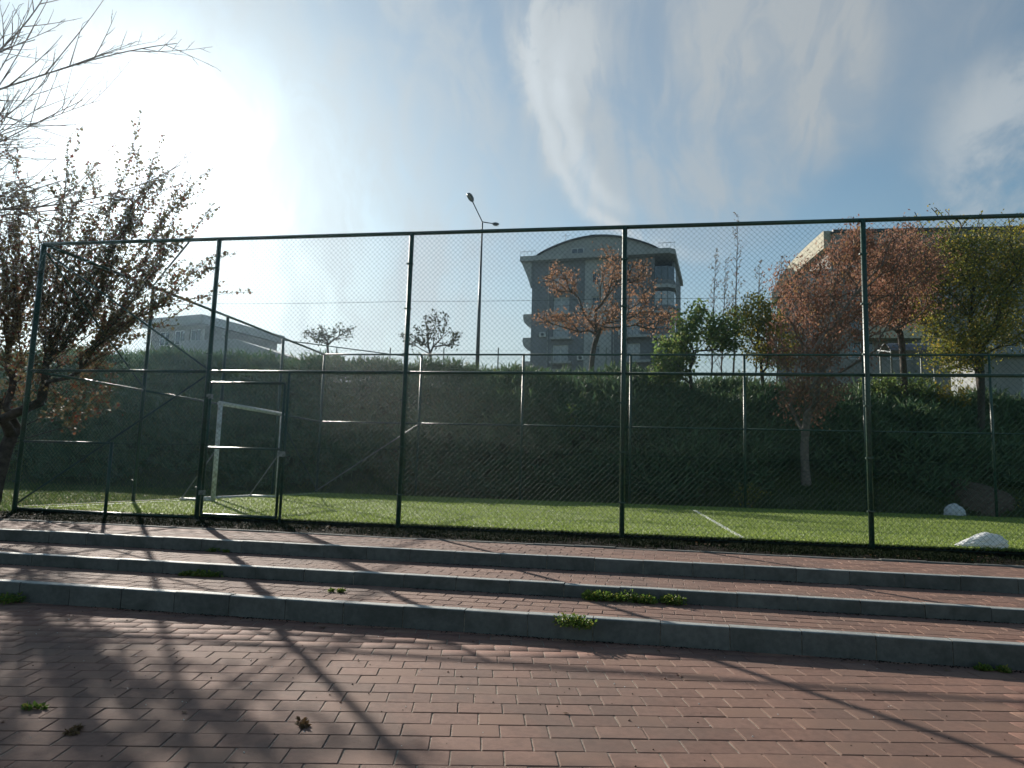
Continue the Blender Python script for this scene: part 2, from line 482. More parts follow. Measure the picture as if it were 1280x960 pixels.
def pave(name, x0, x1, y0, y1, z, parent_kind='structure', limit=300, turn=0.0):
    """bricks on a sand bed; those that show largest are objects, the rest one joined part"""
    bed = MB().box(x0, x1, y0, y1, z - 0.10, z - 0.0048)
    S = link(name, bed, 'sand', kind=parent_kind)
    L = []
    if turn:                                   # laid askew to the kerb; bricks run on under the kerb stones
        ct, st = math.cos(turn), math.sin(turn)
        for r_ in range(-90, 90):
            off = (0.5 * (r_ % 2) + 0.07 * math.sin(r_ * 2.1) + 0.03 * math.sin(r_ * 0.7)) * BW
            for n in range(-90, 90):
                u, v = n * BW + off, r_ * BD
                x, y = 3.0 + u * ct - v * st, -7.0 + u * st + v * ct
                if x0 < x < x1 and y0 + 0.15 < y < y1 + 0.085: L.append((x, y))
    else:
        rows = max(1, int(round((y1 - y0) / BD)))
        dy = (y1 - y0) / rows
        for r_ in range(rows):
            off = (0.5 * (r_ % 2) + 0.06 * math.sin(r_ * 2.1)) * BW
            n0 = int(math.floor((x0 - off) / BW)) + 1
            n1 = int(math.floor((x1 - off) / BW))
            for n in range(n0, n1):
                L.append((n * BW + off + BW / 2, y1 - dy * (r_ + 0.5)))
    A = np.array(L)
    # how large each shows in the photograph
    dx, dyy, dz = A[:, 0] - CAM.x, A[:, 1] - CAM.y, z - CAM.z
    xc = dx * math.cos(YAW) + dyy * math.sin(YAW); yc = -dx * math.sin(YAW) + dyy * math.cos(YAW)
    dep = yc * math.cos(PITCH) + dz * math.sin(PITCH)
    up = -yc * math.sin(PITCH) + dz * math.cos(PITCH)
    vis = (dep > 0.5) & (np.abs(xc / np.maximum(dep, .1)) < 0.73) & (up / np.maximum(dep, .1) > -0.555)
    size = np.where(vis, 1.0 / np.maximum(dep, 0.1) ** 2, 0)
    order = np.argsort(-size)
    single = set(order[:limit][size[order[:limit]] > 0].tolist())
    rv, rf = [], []
    q = random.Random(len(L))
    for idx, (x, y) in enumerate(L):
        dzz = max(-0.0014, min(0.0016, q.gauss(0, 0.0009)))
        rot = (q.gauss(0, 0.0024), q.gauss(0, 0.0024), q.gauss(0, 0.006) + turn)
        if idx in single:
            o = bpy.data.objects.new('brick', brick_meshes[q.randrange(6)]); COL.objects.link(o)
            o.parent = S; o.location = (x, y, z + dzz); o.rotation_euler = rot
        else:
            me = brick_meshes[idx % 6]
            co = Euler(rot).to_matrix()
            n = len(rv)
            for v_ in me.vertices:
                p_ = co @ v_.co; rv.append((p_.x + x, p_.y + y, p_.z + z + dzz))
            for pl in me.polygons: rf.append([n + t_ for t_ in pl.vertices])
    if rf:
        link('outlying_bricks', fast_mesh('outlying_bricks', rv, np.array(rf)), 'brick_far', parent=S, kind='stuff')
    return S


pave('pavement', -9.0, 15.0, -13.0, YK1 - 0.001, ZP, turn=R(12.5))
pave('lower_tread', -9.0, 15.0, YK1 + 0.105, YK2 - 0.001, Z1)
pave('middle_tread', -9.0, 15.0, YK2 + 0.105, YK3 - 0.001, Z2)
pave('upper_tread', -9.0, 15.0, YK3 + 0.105, -1.33, 0.0)


def kerb_mesh(name, L_, w_, h, seed):
    q = random.Random(seed); c = 0.012
    m = MB()
    prof = [(0, -h), (0, -c), (c * 0.35, -c * 0.35), (c, 0), (w_ - 0.004, 0), (w_, -0.004), (w_, -h)]
    k_ = len(prof)
    for x in (-L_ / 2, L_ / 2):
        for (y, z) in prof: m.v.append((x + q.uniform(-.001, .001), y + q.uniform(-.0012, .0012), z + q.uniform(-.001, .001)))
    for a in range(k_):
        b = (a + 1) % k_
        m.f.append((a, k_ + a, k_ + b, b))
    m.f.append(tuple(range(k_))); m.f.append(tuple(range(2 * k_ - 1, k_ - 1, -1)))
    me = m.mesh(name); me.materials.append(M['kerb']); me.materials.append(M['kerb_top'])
    for p_ in me.polygons[2:5]: p_.material_index = 1  # top and its chamfers get the tone with sunlight painted in
    return me


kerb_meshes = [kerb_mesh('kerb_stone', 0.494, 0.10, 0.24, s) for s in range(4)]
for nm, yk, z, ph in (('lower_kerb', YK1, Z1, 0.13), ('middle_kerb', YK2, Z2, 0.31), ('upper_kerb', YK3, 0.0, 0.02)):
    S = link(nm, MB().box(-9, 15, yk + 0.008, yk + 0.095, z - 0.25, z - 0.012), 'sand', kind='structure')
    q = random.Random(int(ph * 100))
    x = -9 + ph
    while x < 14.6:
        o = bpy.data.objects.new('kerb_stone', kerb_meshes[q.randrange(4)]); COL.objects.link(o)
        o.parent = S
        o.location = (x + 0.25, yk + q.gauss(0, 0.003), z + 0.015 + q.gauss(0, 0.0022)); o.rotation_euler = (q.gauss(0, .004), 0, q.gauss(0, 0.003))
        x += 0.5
# flush edging stones between the upper tread and the planting strip
S = link('edging', MB().box(-9, 15, -1.325, -1.235, -0.2, -0.012), 'sand', kind='structure')
em = [kerb_mesh('edging_stone', 0.494, 0.09, 0.2, 20 + s) for s in range(3)]
for b_ in em: b_.materials[1] = M['kerb']
x = -9 + 0.2
while x < 14.6:
    o = bpy.data.objects.new('edging_stone', em[random.randrange(3)]); COL.objects.link(o); o.parent = S
    o.location = (x + 0.25, -1.325, 0.012 + random.gauss(0, 0.004)); o.rotation_euler = (0, random.gauss(0, .006), 0)
    x += 0.5


# uneven dark soil strip up to the fence foot
def sheet(name, x0, x1, y0, y1, nx_, ny_, zf, mat, kind='structure'):
    xs_, ys_ = np.linspace(x0, x1, nx_), np.linspace(y0, y1, ny_)
    X_, Y_ = np.meshgrid(xs_, ys_)
    V_ = np.stack([X_.ravel(), Y_.ravel(), zf(X_, Y_).ravel()], 1)
    i_, j_ = np.meshgrid(np.arange(nx_ - 1), np.arange(ny_ - 1)); k_ = (j_ * nx_ + i_).ravel()
    return link(name, fast_mesh(name, V_, np.stack([k_, k_ + 1, k_ + nx_ + 1, k_ + nx_], 1), True), mat, kind=kind)


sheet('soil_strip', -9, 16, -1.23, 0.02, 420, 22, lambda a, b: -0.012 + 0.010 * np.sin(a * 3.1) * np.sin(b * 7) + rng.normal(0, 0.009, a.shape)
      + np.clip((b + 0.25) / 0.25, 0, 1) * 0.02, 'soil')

# court: artificial turf carpet on a low raised base, worn at the edge
TZ = 0.085
XL, XR, YF = -6.497, 16.25, 11.26
court = link('court_base', MB().box(XL + 0.02, XR, 0.03, YF - 0.03, -0.2, TZ - 0.012), 'soil', kind='structure')
sheet('artificial_turf', XL + 0.02, XR, 0.028, YF - 0.03, 300, 150, lambda a, b: TZ + rng.normal(0, 0.0025, a.shape) + 0.004 * np.sin(a * 1.7 + b), 'turf')
link('touch_line', MB().box(-6.15, -6.05, 0.06, YF - 0.08, TZ + 0.008, TZ + 0.013), 'white_line', kind='structure')
link('halfway_line', MB().box(4.83, 4.90, 0.05, 8.4, TZ + 0.010, TZ + 0.015), 'white_line', kind='structure')


# ------------------------------------------------------------------ blades and sprays
def blades(name, pts, h, width, lean, mat, parent=None, kind='stuff', seed=0, up=None):
    """one narrow two-segment blade per point"""
    g = np.random.default_rng(seed)
    n = len(pts)
    a = g.uniform(0, 2 * PI, n); hh = h * g.uniform(0.5, 1.3, n); ww = width * g.uniform(0.6, 1.3, n)
    le = lean * g.uniform(0.2, 1.4, n)
    side = np.stack([np.cos(a), np.sin(a), 0 * a], 1)
    fw_a = a + PI / 2 + g.normal(0, 0.5, n)
    fw = np.stack([np.cos(fw_a), np.sin(fw_a), 0 * a], 1)
    b0 = pts
    m0 = b0 + fw * (le * hh * 0.35)[:, None] + np.array([0, 0, 1]) * (hh * 0.6)[:, None]
    t0 = b0 + fw * (le * hh)[:, None] + np.array([0, 0, 1]) * (hh * np.sqrt(np.maximum(0.1, 1 - 0.5 * le ** 2)))[:, None]
    s_ = side * (ww / 2)[:, None]
    V_ = np.empty((n, 5, 3))
    V_[:, 0] = b0 - s_; V_[:, 1] = b0 + s_; V_[:, 2] = m0 + s_ * 0.8; V_[:, 3] = m0 - s_ * 0.8; V_[:, 4] = t0
    k_ = np.arange(n) * 5
    return link(name, fast_mesh(name, V_.reshape(-1, 3), [np.stack([k_, k_ + 1, k_ + 2, k_ + 3], 1), np.stack([k_ + 3, k_ + 2, k_ + 4], 1)]), mat, parent=parent, kind=kind)


g = np.random.default_rng(3)
# turf pile, denser close to the viewer
n = 150000
px = g.uniform(XL + 0.05, XR - 2, n); py = 0.03 + 11.1 * g.uniform(0, 1, n) ** 1.35
o = blades('turf_pile', np.stack([px, py, np.full(n, TZ)], 1), 0.032, 0.011, 0.9, 'turf_blade', seed=1)
tag(o, 'short bright green pile of the artificial turf inside the cage', 'turf')
# ragged edge of turf over the base along the near fence
n = 9000
px = g.uniform(XL, XR, n); py = 0.02 + np.abs(g.normal(0, 0.03, n))
o = blades('turf_fringe', np.stack([px, py, np.full(n, TZ - 0.02)], 1), 0.04, 0.012, 1.2, 'turf_blade', seed=2)
tag(o, 'frayed green turf edge along the foot of the near fence', 'turf')
# weeds and short grass in the soil strip
n = 90000
px = g.uniform(-9, 16, n); keep = (np.sin(px * 1.3) + np.sin(px * 3.7 + 1) + g.normal(0, 1.0, n)) > -0.2
px = px[keep]; py = -0.02 - np.abs(g.normal(0, 0.40, len(px))); py = np.maximum(py, -1.2)
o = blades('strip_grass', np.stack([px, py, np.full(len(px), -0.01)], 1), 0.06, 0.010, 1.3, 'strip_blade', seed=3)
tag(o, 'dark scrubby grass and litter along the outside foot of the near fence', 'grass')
# lawn outside the left fence, and on the bank foot
n = 120000
px = np.concatenate([g.uniform(-24, XL - 0.05, n), g.uniform(-6, 18, n // 2)])
py = np.concatenate([g.uniform(-1.0, 13.5, n), 11.35 + 3.6 * g.uniform(0, 1, n // 2)])
P_ = np.stack([px, py, ground_z(px, py)], 1)
o = blades('lawn_grass', P_, 0.12, 0.016, 0.9, 'grass_blade', seed=4)
tag(o, 'rough lawn left of the court and along the bank foot', 'grass')


# ------------------------------------------------------------------ juniper cover of the bank
def juniper(n, seed):
    g = np.random.default_rng(seed)
    px = g.uniform(-34, 25, n * 2); py = g.uniform(12.1, 22.0, n * 2)
    foot = 12.5 + np.clip((px - 2) / 9, 0, 1) * 1.9 + 0.5 * np.sin(px * 0.9) + 0.3 * np.sin(px * 2.3 + 1)
    keep = py > foot
    px, py = px[keep][:n], py[keep][:n]; n = len(px)
    # mounded clumps
    cxs = g.uniform(-35, 26, 330); cys = g.uniform(12, 22.5, 330); ch = g.uniform(0.35, 1.05, 330); cr = g.uniform(0.7, 1.5, 330)
    h = np.full(n, 0.22)
    for a, b, c, r_ in zip(cxs, cys, ch, cr):
        d2 = ((px - a) ** 2 + (py - b) ** 2) / r_ ** 2
        h = np.maximum(h, c * np.sqrt(np.clip(1 - d2, 0, 1)))
    edge = np.clip((py - (foot[keep][:n])) / 0.7, 0.15, 1)
    h *= edge
    z = ground_z(px, py) + h * g.uniform(0.35, 1.0, n) ** 0.5
    base = np.stack([px, py, z], 1)
    # spray: a central direction, arching, with seven short side blades
    az = g.uniform(0, 2 * PI, n); el = g.uniform(0.15, 1.2, n)
    d = np.stack([np.cos(az) * np.cos(el), np.sin(az) * np.cos(el) - 0.25, np.sin(el)], 1)
    d /= np.linalg.norm(d, axis=1)[:, None]
    L_ = g.uniform(0.30, 0.80, n)
    VV = []; FF = []
    K = 8
    for k_ in range(K):
        t0 = (k_ / K) * 0.75
        p0 = base + d * (L_ * t0)[:, None]
        dd = d + g.normal(0, 0.42, (n, 3)); dd /= np.linalg.norm(dd, axis=1)[:, None]
        ll = L_ * g.uniform(0.3, 0.55, n)
        sd_ = np.cross(dd, g.normal(0, 1, (n, 3))); sd_ /= np.linalg.norm(sd_, axis=1)[:, None]
        wv = sd_ * g.uniform(0.014, 0.034, n)[:, None]
        v = np.empty((n, 4, 3))
        v[:, 0] = p0; v[:, 1] = p0 + dd * (ll * 0.45)[:, None] + wv; v[:, 2] = p0 + dd * ll[:, None]; v[:, 3] = p0 + dd * (ll * 0.45)[:, None] - wv
        VV.append(v.reshape(-1, 3)); FF.append(np.arange(n * 4).reshape(n, 4) + k_ * n * 4)
    return np.concatenate(VV), np.concatenate(FF)


V_, F_ = juniper(52000, 8)
o = link('juniper_cover', fast_mesh('juniper_cover', V_, F_), 'juniper', kind='stuff')
tag(o, 'dense dark green juniper thicket covering the bank behind the court', 'shrubs')


# ------------------------------------------------------------------ trees
def rand_in(g, c, r):
    p = g.normal(0, 1, 3); p /= np.linalg.norm(p)
    p *= g.uniform(0, 1) ** 0.42
    return np.array(c) + p * np.array(r)


def grow(base, top, blobs, n, seed, step=0.32, wig=0.05, lean=0.25, arch=0.12):
    """nodes, parents: a trunk from base to top, then limbs reaching into the blobs"""
    g = np.random.default_rng(seed)
    base, top = np.array(base, float), np.array(top, float)
    k_ = max(3, int(np.linalg.norm(top - base) / step))
    N = [base + (top - base) * t / k_ + (g.normal(0, wig, 3) * (0 < t < k_)) for t in range(k_ + 1)]
    Pn = [-1] + list(range(k_)); Ln = [np.linalg.norm(top - base) * t / k_ for t in range(k_ + 1)]
    wts = np.array([b[2] for b in blobs], float); wts /= wts.sum()
    pts = [rand_in(g, *blobs[g.choice(len(blobs), p=wts)][:2]) for _ in range(n)]
    pts.sort(key=lambda p: np.linalg.norm(p - top))
    first_ok = max(1, int(k_ * 0.8))
    for p in pts:
        A = np.array(N); d = np.linalg.norm(A - p, axis=1) + lean * np.array(Ln)
        d[:first_ok] += 50
        # prefer growing upwards / outwards
        d += np.clip(A[:, 2] - p[2], 0, None) * 0.6
        q = int(np.argmin(d)); a = A[q]; L_ = np.linalg.norm(p - a)
        m = max(1, int(L_ / step)); prev = q
        for t in range(1, m + 1):
            f = t / m
            pos = a + (p - a) * f + np.array([0, 0, -1]) * (arch * L_ * f * (1 - f)) * 1.0
            if t < m: pos = pos + g.normal(0, wig * 0.8, 3)
            N.append(pos); Pn.append(prev); Ln.append(Ln[prev] + L_ / m); prev = len(N) - 1
    N = np.array(N); Pn = np.array(Pn)
    return smooth_limbs(N, Pn, 4), Pn


def smooth_limbs(N, Pn, it):
    child = np.full(len(N), -1)
    for i_ in range(len(N) - 1, 0, -1): child[Pn[i_]] = i_       # first child carries the limb on
    ok = (child >= 0) & (Pn >= 0)
    idx = np.where(ok)[0]
    for _ in range(it):
        N2 = N.copy(); N2[idx] = 0.4 * N[idx] + 0.3 * (N[Pn[idx]] + N[child[idx]]); N = N2
    return N


def ramify(g, N, Pn, Rr, start, p, d, L_, r0, depth, up=0.10, gap=0.22, fork=0.55, step=0.14, bend=0.05):
    """a bough that sweeps on smoothly and throws off thinner twigs"""
    n = max(3, int(L_ / step)); prev = start; d = d / np.linalg.norm(d); p = np.array(p, float)
    drift = g.normal(0, bend, 3)
    for k_ in range(n):
        f = (k_ + 1) / n
        if k_ % 5 == 0: drift = drift * 0.4 + g.normal(0, bend, 3)
        d = d + drift * 0.5 + np.array([0, 0, up * step * (0.4 + f)]); d /= np.linalg.norm(d)
        p = p + d * (L_ / n)
        N.append(p.copy()); Pn.append(prev); Rr.append(r0 * (1 - 0.8 * f) + 0.0016); prev = len(N) - 1
        if depth > 0 and f > 0.08 and g.uniform() < step / gap:
            ax_ = np.cross(d, g.normal(0, 1, 3)); ax_ /= np.linalg.norm(ax_)
            an = g.uniform(0.35, 0.85)
            nd = d * math.cos(an) + ax_ * math.sin(an) + np.array([0, 0, 0.12])
            ramify(g, N, Pn, Rr, prev, p, nd, L_ * (1 - 0.65 * f) * g.uniform(0.3, 1.0) * fork, Rr[-1] * 0.6, depth - 1, up * 1.4, gap * 0.9, fork, step, bend * 1.3)


def limb_mesh(name, N, Pn, r_base, r_tip=0.006, power=0.5, given=None):
    n = len(N); cnt = np.zeros(n)
    has = np.zeros(n, bool); has[Pn[Pn >= 0]] = True
    cnt[~has] = 1
    for i_ in range(n - 1, 0, -1): cnt[Pn[i_]] += cnt[i_]
    rad = r_tip + (r_base - r_tip) * (cnt / cnt[0]) ** power
    if given is not None: rad = np.array(given, float)
    rad[0] *= 1.35
    if n > 2: rad[1] *= 1.1
    V_, F_ = [], []
    for i_ in range(1, n):
        p, q = N[Pn[i_]], N[i_]; d = q - p; L_ = np.linalg.norm(d)
        if L_ < 1e-5: continue
        d = d / L_
        a = np.cross(d, (0.3, 0.2, 1.0)); a /= np.linalg.norm(a); b = np.cross(d, a)
        rp = min(rad[Pn[i_]], rad[i_] * 1.5) if Pn[i_] > 3 else rad[Pn[i_]]
        s_ = 8 if rad[i_] > 0.05 else (5 if rad[i_] > 0.015 else 3)
        k_ = len(V_)
        for c, r_ in ((p, rp), (q + d * rad[i_] * 0.3, rad[i_])):
            for t in range(s_):
                an = 2 * PI * t / s_
                V_.append(c + (a * math.cos(an) + b * math.sin(an)) * r_)
        for t in range(s_):
            u = (t + 1) % s_
            F_.append((k_ + t, k_ + u, k_ + s_ + u, k_ + s_ + t))
    return fast_mesh(name, np.array(V_), np.array(F_), True), cnt, rad


def leaf_mesh(name, N, Pn, cnt, per, size, spread, seed, max_cnt=3, droop=0.3, aspect=0.6, prune=None):
    g = np.random.default_rng(seed)
    idx = np.where((cnt <= max_cnt) & (Pn >= 0))[0]
    idx = idx[idx > 3]
    idx = np.repeat(idx, per)
    n = len(idx)
    t = g.uniform(0, 1, n)[:, None]
    p = N[Pn[idx]] * (1 - t) + N[idx] * t + g.normal(0, spread, (n, 3))
    if prune is not None:
        kk = prune(p, g); p = p[kk]; n = len(p)
    d = g.normal(0, 1, (n, 3)); d[:, 2] -= droop * 2; d /= np.linalg.norm(d, axis=1)[:, None]
    s_ = np.cross(d, g.normal(0, 1, (n, 3))); s_ /= np.linalg.norm(s_, axis=1)[:, None]
    nn = np.cross(d, s_)
    L_ = (size * g.uniform(0.6, 1.35, n))[:, None]
    V_ = np.empty((n, 4, 3))
    V_[:, 0] = p; V_[:, 1] = p + d * L_ * 0.5 + s_ * L_ * aspect * 0.5 + nn * L_ * 0.08
    V_[:, 2] = p + d * L_; V_[:, 3] = p + d * L_ * 0.5 - s_ * L_ * aspect * 0.5 + nn * L_ * 0.08
    return fast_mesh(name, V_.reshape(-1, 3), np.arange(n * 4).reshape(n, 4))


def tree(name, label, cat, base, top, blobs, n, r_base, leaf, seed, bark='bark', step=0.32, wig=0.05, lean=0.25, arch=0.12, group=None,
         r_tip=0.004, power=0.56):
    B = Vector(base)
    T = thing(name, label, cat, B, group=group)
    off = np.array(B)
    N, Pn = grow(base, top, blobs, n, seed, step, wig, lean, arch)
    me, cnt, rad = limb_mesh('trunk', N - off, Pn, r_base, r_tip, power)
    link('trunk', me, bark, T)
    if leaf:
        me = leaf_mesh('crown', N - off, Pn, cnt, leaf['per'], leaf['size'], leaf['spread'], seed + 1, leaf.get('max_cnt', 3),
                       leaf.get('droop', 0.3), leaf.get('aspect', 0.6))
        link('crown', me, leaf['mat'], T)
    return T


def blob(px, py, Y, rx, rz, w_=1.0, ry=None):
    """an ellipsoid of crown centred where the photograph shows it, at depth Y; radii in pixels"""
    c = at(px, py, Y); s_ = (Y - CAM.y) / FPX
    return (tuple(c), (rx * s_, (ry if ry else (rx + rz) / 2) * s_, rz * s_), w_)


def foot(px, Y, sink=0.1):
    c = at(px, 480, Y)
    return (c.x, Y, float(ground_z(c.x, Y)) - sink)


# bronze-leaved tree in the corner, left of the cage
b0 = np.array((-8.55, 1.6, -0.1))
T = thing('bronze_leaved_tree', 'tall bushy tree with bronze and dark green leaves at the left fence corner', 'tree', tuple(b0))
N, Pn = grow(b0, (-8.5, 1.7, 0.9), [((-8.8, 2.0, 3.3), (2.2, 1.9, 1.9), 3), ((-8.3, 1.9, 4.6), (1.7, 1.5, 1.3), 1.8),
                                    ((-8.1, 1.8, 2.4), (1.8, 1.4, 1.1), 1.8), ((-10.4, 2.0, 3.0), (1.7, 1.7, 2.1), 1.3)], 520, 21, 0.22, 0.02, 0.14, -0.15)
N = list(N); Pn = list(Pn); core = len(N); dummy = []
g = np.random.default_rng(44)
ends = [(30, 160), (-20, 190), (62, 205), (85, 165), (100, 180), (122, 150), (140, 175), (160, 185), (186, 158), (178, 215), (200, 195), (222, 190), (215, 235), (252, 228), (240, 262),
        (265, 246), (262, 290), (240, 300), (150, 205), (110, 215), (45, 230), (10, 240), (195, 250), (130, 240), (75, 250), (205, 330), (230, 325)]
A = np.array(N[:core])
for (ex, ey) in ends + [(g.uniform(-60, 230), g.uniform(200, 330)) for _ in range(34)]:
    e = np.array(at(ex, ey, g.uniform(0.7, 2.9)))
    root = np.array((-8.6 + 0.42 * (e[0] + 8.6), 1.7, 2.2 + 0.15 * (e[2] - 2.2)))
    q = int(np.argmin(np.linalg.norm(A - root, axis=1)))
    p = A[q]; d = e - p; L_ = np.linalg.norm(d); d /= L_
    d = d + np.array([0.22 * d[0], 0, -0.12]) * (1 if ex > 150 else 0)
    Rr = [0.02] * len(N)
    ramify(g, N, Pn, Rr, q, p, d, L_, 0.02, 1, up=0.06, gap=0.34, fork=0.35, step=0.13, bend=0.03)
N = np.array(N); Pn = np.array(Pn)
me, cnt, rad = limb_mesh('trunk', N - b0, Pn, 0.12, 0.0028, 0.62)
link('trunk', me, 'bark_dark', T)
c2 = np.where(np.arange(len(N)) < core, cnt, 99)
m1 = leaf_mesh('a', N - b0, Pn, c2, 17, 0.068, 0.07, 5, 4, 0.2, 0.75)
c3 = np.where((np.arange(len(N)) >= core) & (rad < 0.0135), 1, 99)
m2 = leaf_mesh('b', N - b0, Pn, c3, 5, 0.064, 0.028, 6, 4, 0.0, 0.8)
va = np.empty(len(m1.vertices) * 3, dtype=np.float32); m1.vertices.foreach_get('co', va)
vb = np.empty(len(m2.vertices) * 3, dtype=np.float32); m2.vertices.foreach_get('co', vb)
VV = np.concatenate([va, vb]).reshape(-1, 3)
link('crown', fast_mesh('crown', VV, np.arange(len(VV)).reshape(-1, 4)), 'leaf_autumn', T)

# bare tree whose trunk is outside the frame and whose boughs reach in at the top left
g = np.random.default_rng(14)
TB = np.array([-8.4, -4.2, -0.4])
T = thing('bare_tree', 'leafless tree reaching thin grey boughs into the top left corner', 'tree', tuple(TB))
N, Pn, Rr = [TB.copy()], [-1], [0.17]
for k_ in range(1, 17):
    N.append(TB + np.array([0.02 * k_, 0.01 * k_ + 0.03 * math.sin(k_), 0.30 * k_])); Pn.append(k_ - 1); Rr.append(0.165 - 0.0045 * k_)
boughs = [(9, -2.6, (130, 205), 0.045), (10, -2.6, (125, 150), 0.05), (11, -2.8, (205, 60), 0.05), (12, -2.4, (235, 25), 0.055), (13, -3.0, (215, -30), 0.05),
          (9, -1.6, (90, 215), 0.035), (11, -1.8, (130, 110), 0.04), (14, -2.6, (150, -120), 0.06), (15, -3.4, (60, -160), 0.06), (12, -3.6, (60, 40), 0.04),
          (10, -3.2, (60, 140), 0.04), (8, -2.0, (40, 235), 0.035), (11, -2.4, (150, 90), 0.035), (12, -2.9, (170, 20), 0.04), (10, -2.4, (70, 175), 0.03), (13, -2.5, (110, 10), 0.04), (12, -1.9, (100, 65), 0.035)]
for (node, Yt, (tx, ty), r0) in boughs:
    e = np.array(at(tx, ty, Yt)); p = N[node]; L_ = np.linalg.norm(e - p)
    d = (e - p) / L_; d[2] -= 0.10
    ramify(g, N, Pn, Rr, node, p, d, L_ * 0.95, r0 * 0.50, 3, up=0.035, gap=0.26, fork=0.46, step=0.15, bend=0.035)
for k_ in range(8):
    a = 2.2 + k_ * 0.55; d = np.array([math.cos(a), math.sin(a), 0.75])
    ramify(g, N, Pn, Rr, 16 - k_ % 4, N[16 - k_ % 4], d, g.uniform(2.5, 4.0), 0.05, 2, up=0.05, gap=0.4, fork=0.6, step=0.2, bend=0.05)
me, _, _ = limb_mesh('trunk', np.array(N) - TB, np.array(Pn), 0.2, given=Rr)
link('trunk', me, 'bark_pale', T)

# ------------------------------------------------------------------ court cage
H = 4.5
SP = 3.249


def chain_link(w_, h_, d_=0.076, r_=0.0017):
    """woven diamond mesh in the XZ plane, x 0..w_, z 0..h_"""
    a = d_ / 2
    nc = int(round(w_ / a)); nr = int(round(h_ / a)); ax, az = w_ / nc, h_ / nr
    SV, SE = [], []
    for s_ in (1, -1):
        for c in range(-nr, nc + nr + 1):
            if (c % 2): continue
            pts = []
            for j_ in range(nr + 1):
                i_ = c + s_ * j_
                if 0 <= i_ <= nc:
                    pts.append((i_ * ax, (0.0022 if (j_ + (s_ > 0)) % 2 else -0.0022), j_ * az))
            if len(pts) > 1: SV.append(np.array(pts))
    VV, FF, k0 = [], [], 0
    for pts in SV:
        m = len(pts); d = np.zeros_like(pts); d[:-1] = pts[1:] - pts[:-1]; d[-1] = d[-2]
        d /= np.linalg.norm(d, axis=1)[:, None]
        yv = np.array([0, 1.0, 0]); a1 = np.cross(d, yv); a1 /= np.linalg.norm(a1, axis=1)[:, None]
        ring = []
        for t in range(3):
            an = 2 * PI * t / 3 + 0.4
            ring.append(pts + a1 * (math.cos(an) * r_) + yv * (math.sin(an) * r_))
        v = np.stack(ring, 1).reshape(-1, 3)
        VV.append(v)
        b = np.arange(m - 1) * 3 + k0
        for t in range(3):
            u = (t + 1) % 3
            FF.append(np.stack([b + t, b + u, b + 3 + u, b + 3 + t], 1))
        k0 += m * 3
    me = fast_mesh('wire_mesh', np.concatenate(VV), np.concatenate(FF))
    me.materials.append(M['wire'])
    return me


net = chain_link(SP, H - 0.06)
net_side = chain_link(2.815, H - 0.06)


def post(px_, h, r_=0.038, n=12):
    return MB().tube((px_, 0, -0.3), (px_, 0, h), r_, n=n)


def run(T, xs_, net_me, mesh_y=-0.045, clip_r=0.006, mid=2.33, lean=None):
    """posts, rails, wires and mesh for a straight stretch along local X"""
    pm = MB().tube((0, 0, -0.3), (0, 0, H), 0.036, n=12).mesh('post', True); pm.materials.append(M['fence'])
    q = random.Random(int(abs(xs_[0]) * 10) + len(xs_))
    for k_, x in enumerate(xs_):
        o = link('post', pm, None, T, loc=(x, 0, 0))
        o.rotation_euler = (0, q.gauss(0, 0.002), q.uniform(0, 3))
    rt = MB(); rm = MB(); tw = MB(); cl_ = MB()
    for a, b in zip(xs_[:-1], xs_[1:]):
        rt.tube((a, 0, H), (b + 0.01, 0, H), 0.030, n=10)
        rm.tube((a, 0, mid), (b, 0, mid), 0.024, n=8)
        for z in (1.17, 3.42, 0.06):
            s_ = 8
            for t in range(s_):
                f0, f1 = t / s_, (t + 1) / s_
                sag = lambda f: -0.012 * 4 * f * (1 - f)
                tw.tube((a + (b - a) * f0, mesh_y + 0.012, z + sag(f0)), (a + (b - a) * f1, mesh_y + 0.012, z + sag(f1)), 0.0024, n=4, cap=False)
        for z in (0.5, 1.2, 1.9, 2.6, 3.3, 4.0):
            cl_.box(a - 0.05, a + 0.05, mesh_y, 0.0, z, z + 0.02)
    link('top_rail', rt.mesh('top_rail', True), 'fence', T)
    link('middle_rail', rm.mesh('middle_rail', True), 'fence', T)
    link('tension_wires', tw, 'wire', T, kind='stuff')
    link('post_clips', cl_, 'fence', T, kind='stuff')
    for a, b in zip(xs_[:-1], xs_[1:]):
        link('wire_mesh', net_me, None, T, loc=(a, mesh_y, 0.03))


near = thing('court_fence', 'near chain-link fence of the court, tall green posts above the steps', 'fence', (0, 0, 0))
xn = [SP * k_ for k_ in range(-2, 6)]
run(near, xn, net)
link('brace', MB().tube((XL, 0.03, H - 0.12), (XL + SP, 0.03, 2.35), 0.016), 'fence', near)
link('brace', MB().tube((XL, 0.03, 0.15), (XL + SP, 0.03, 2.30), 0.016), 'fence', near)
link('corner_stay', MB().tube((XL + 2.7, 0, H - 0.05), (XL, 2.75, H - 0.05), 0.016), 'fence', near)
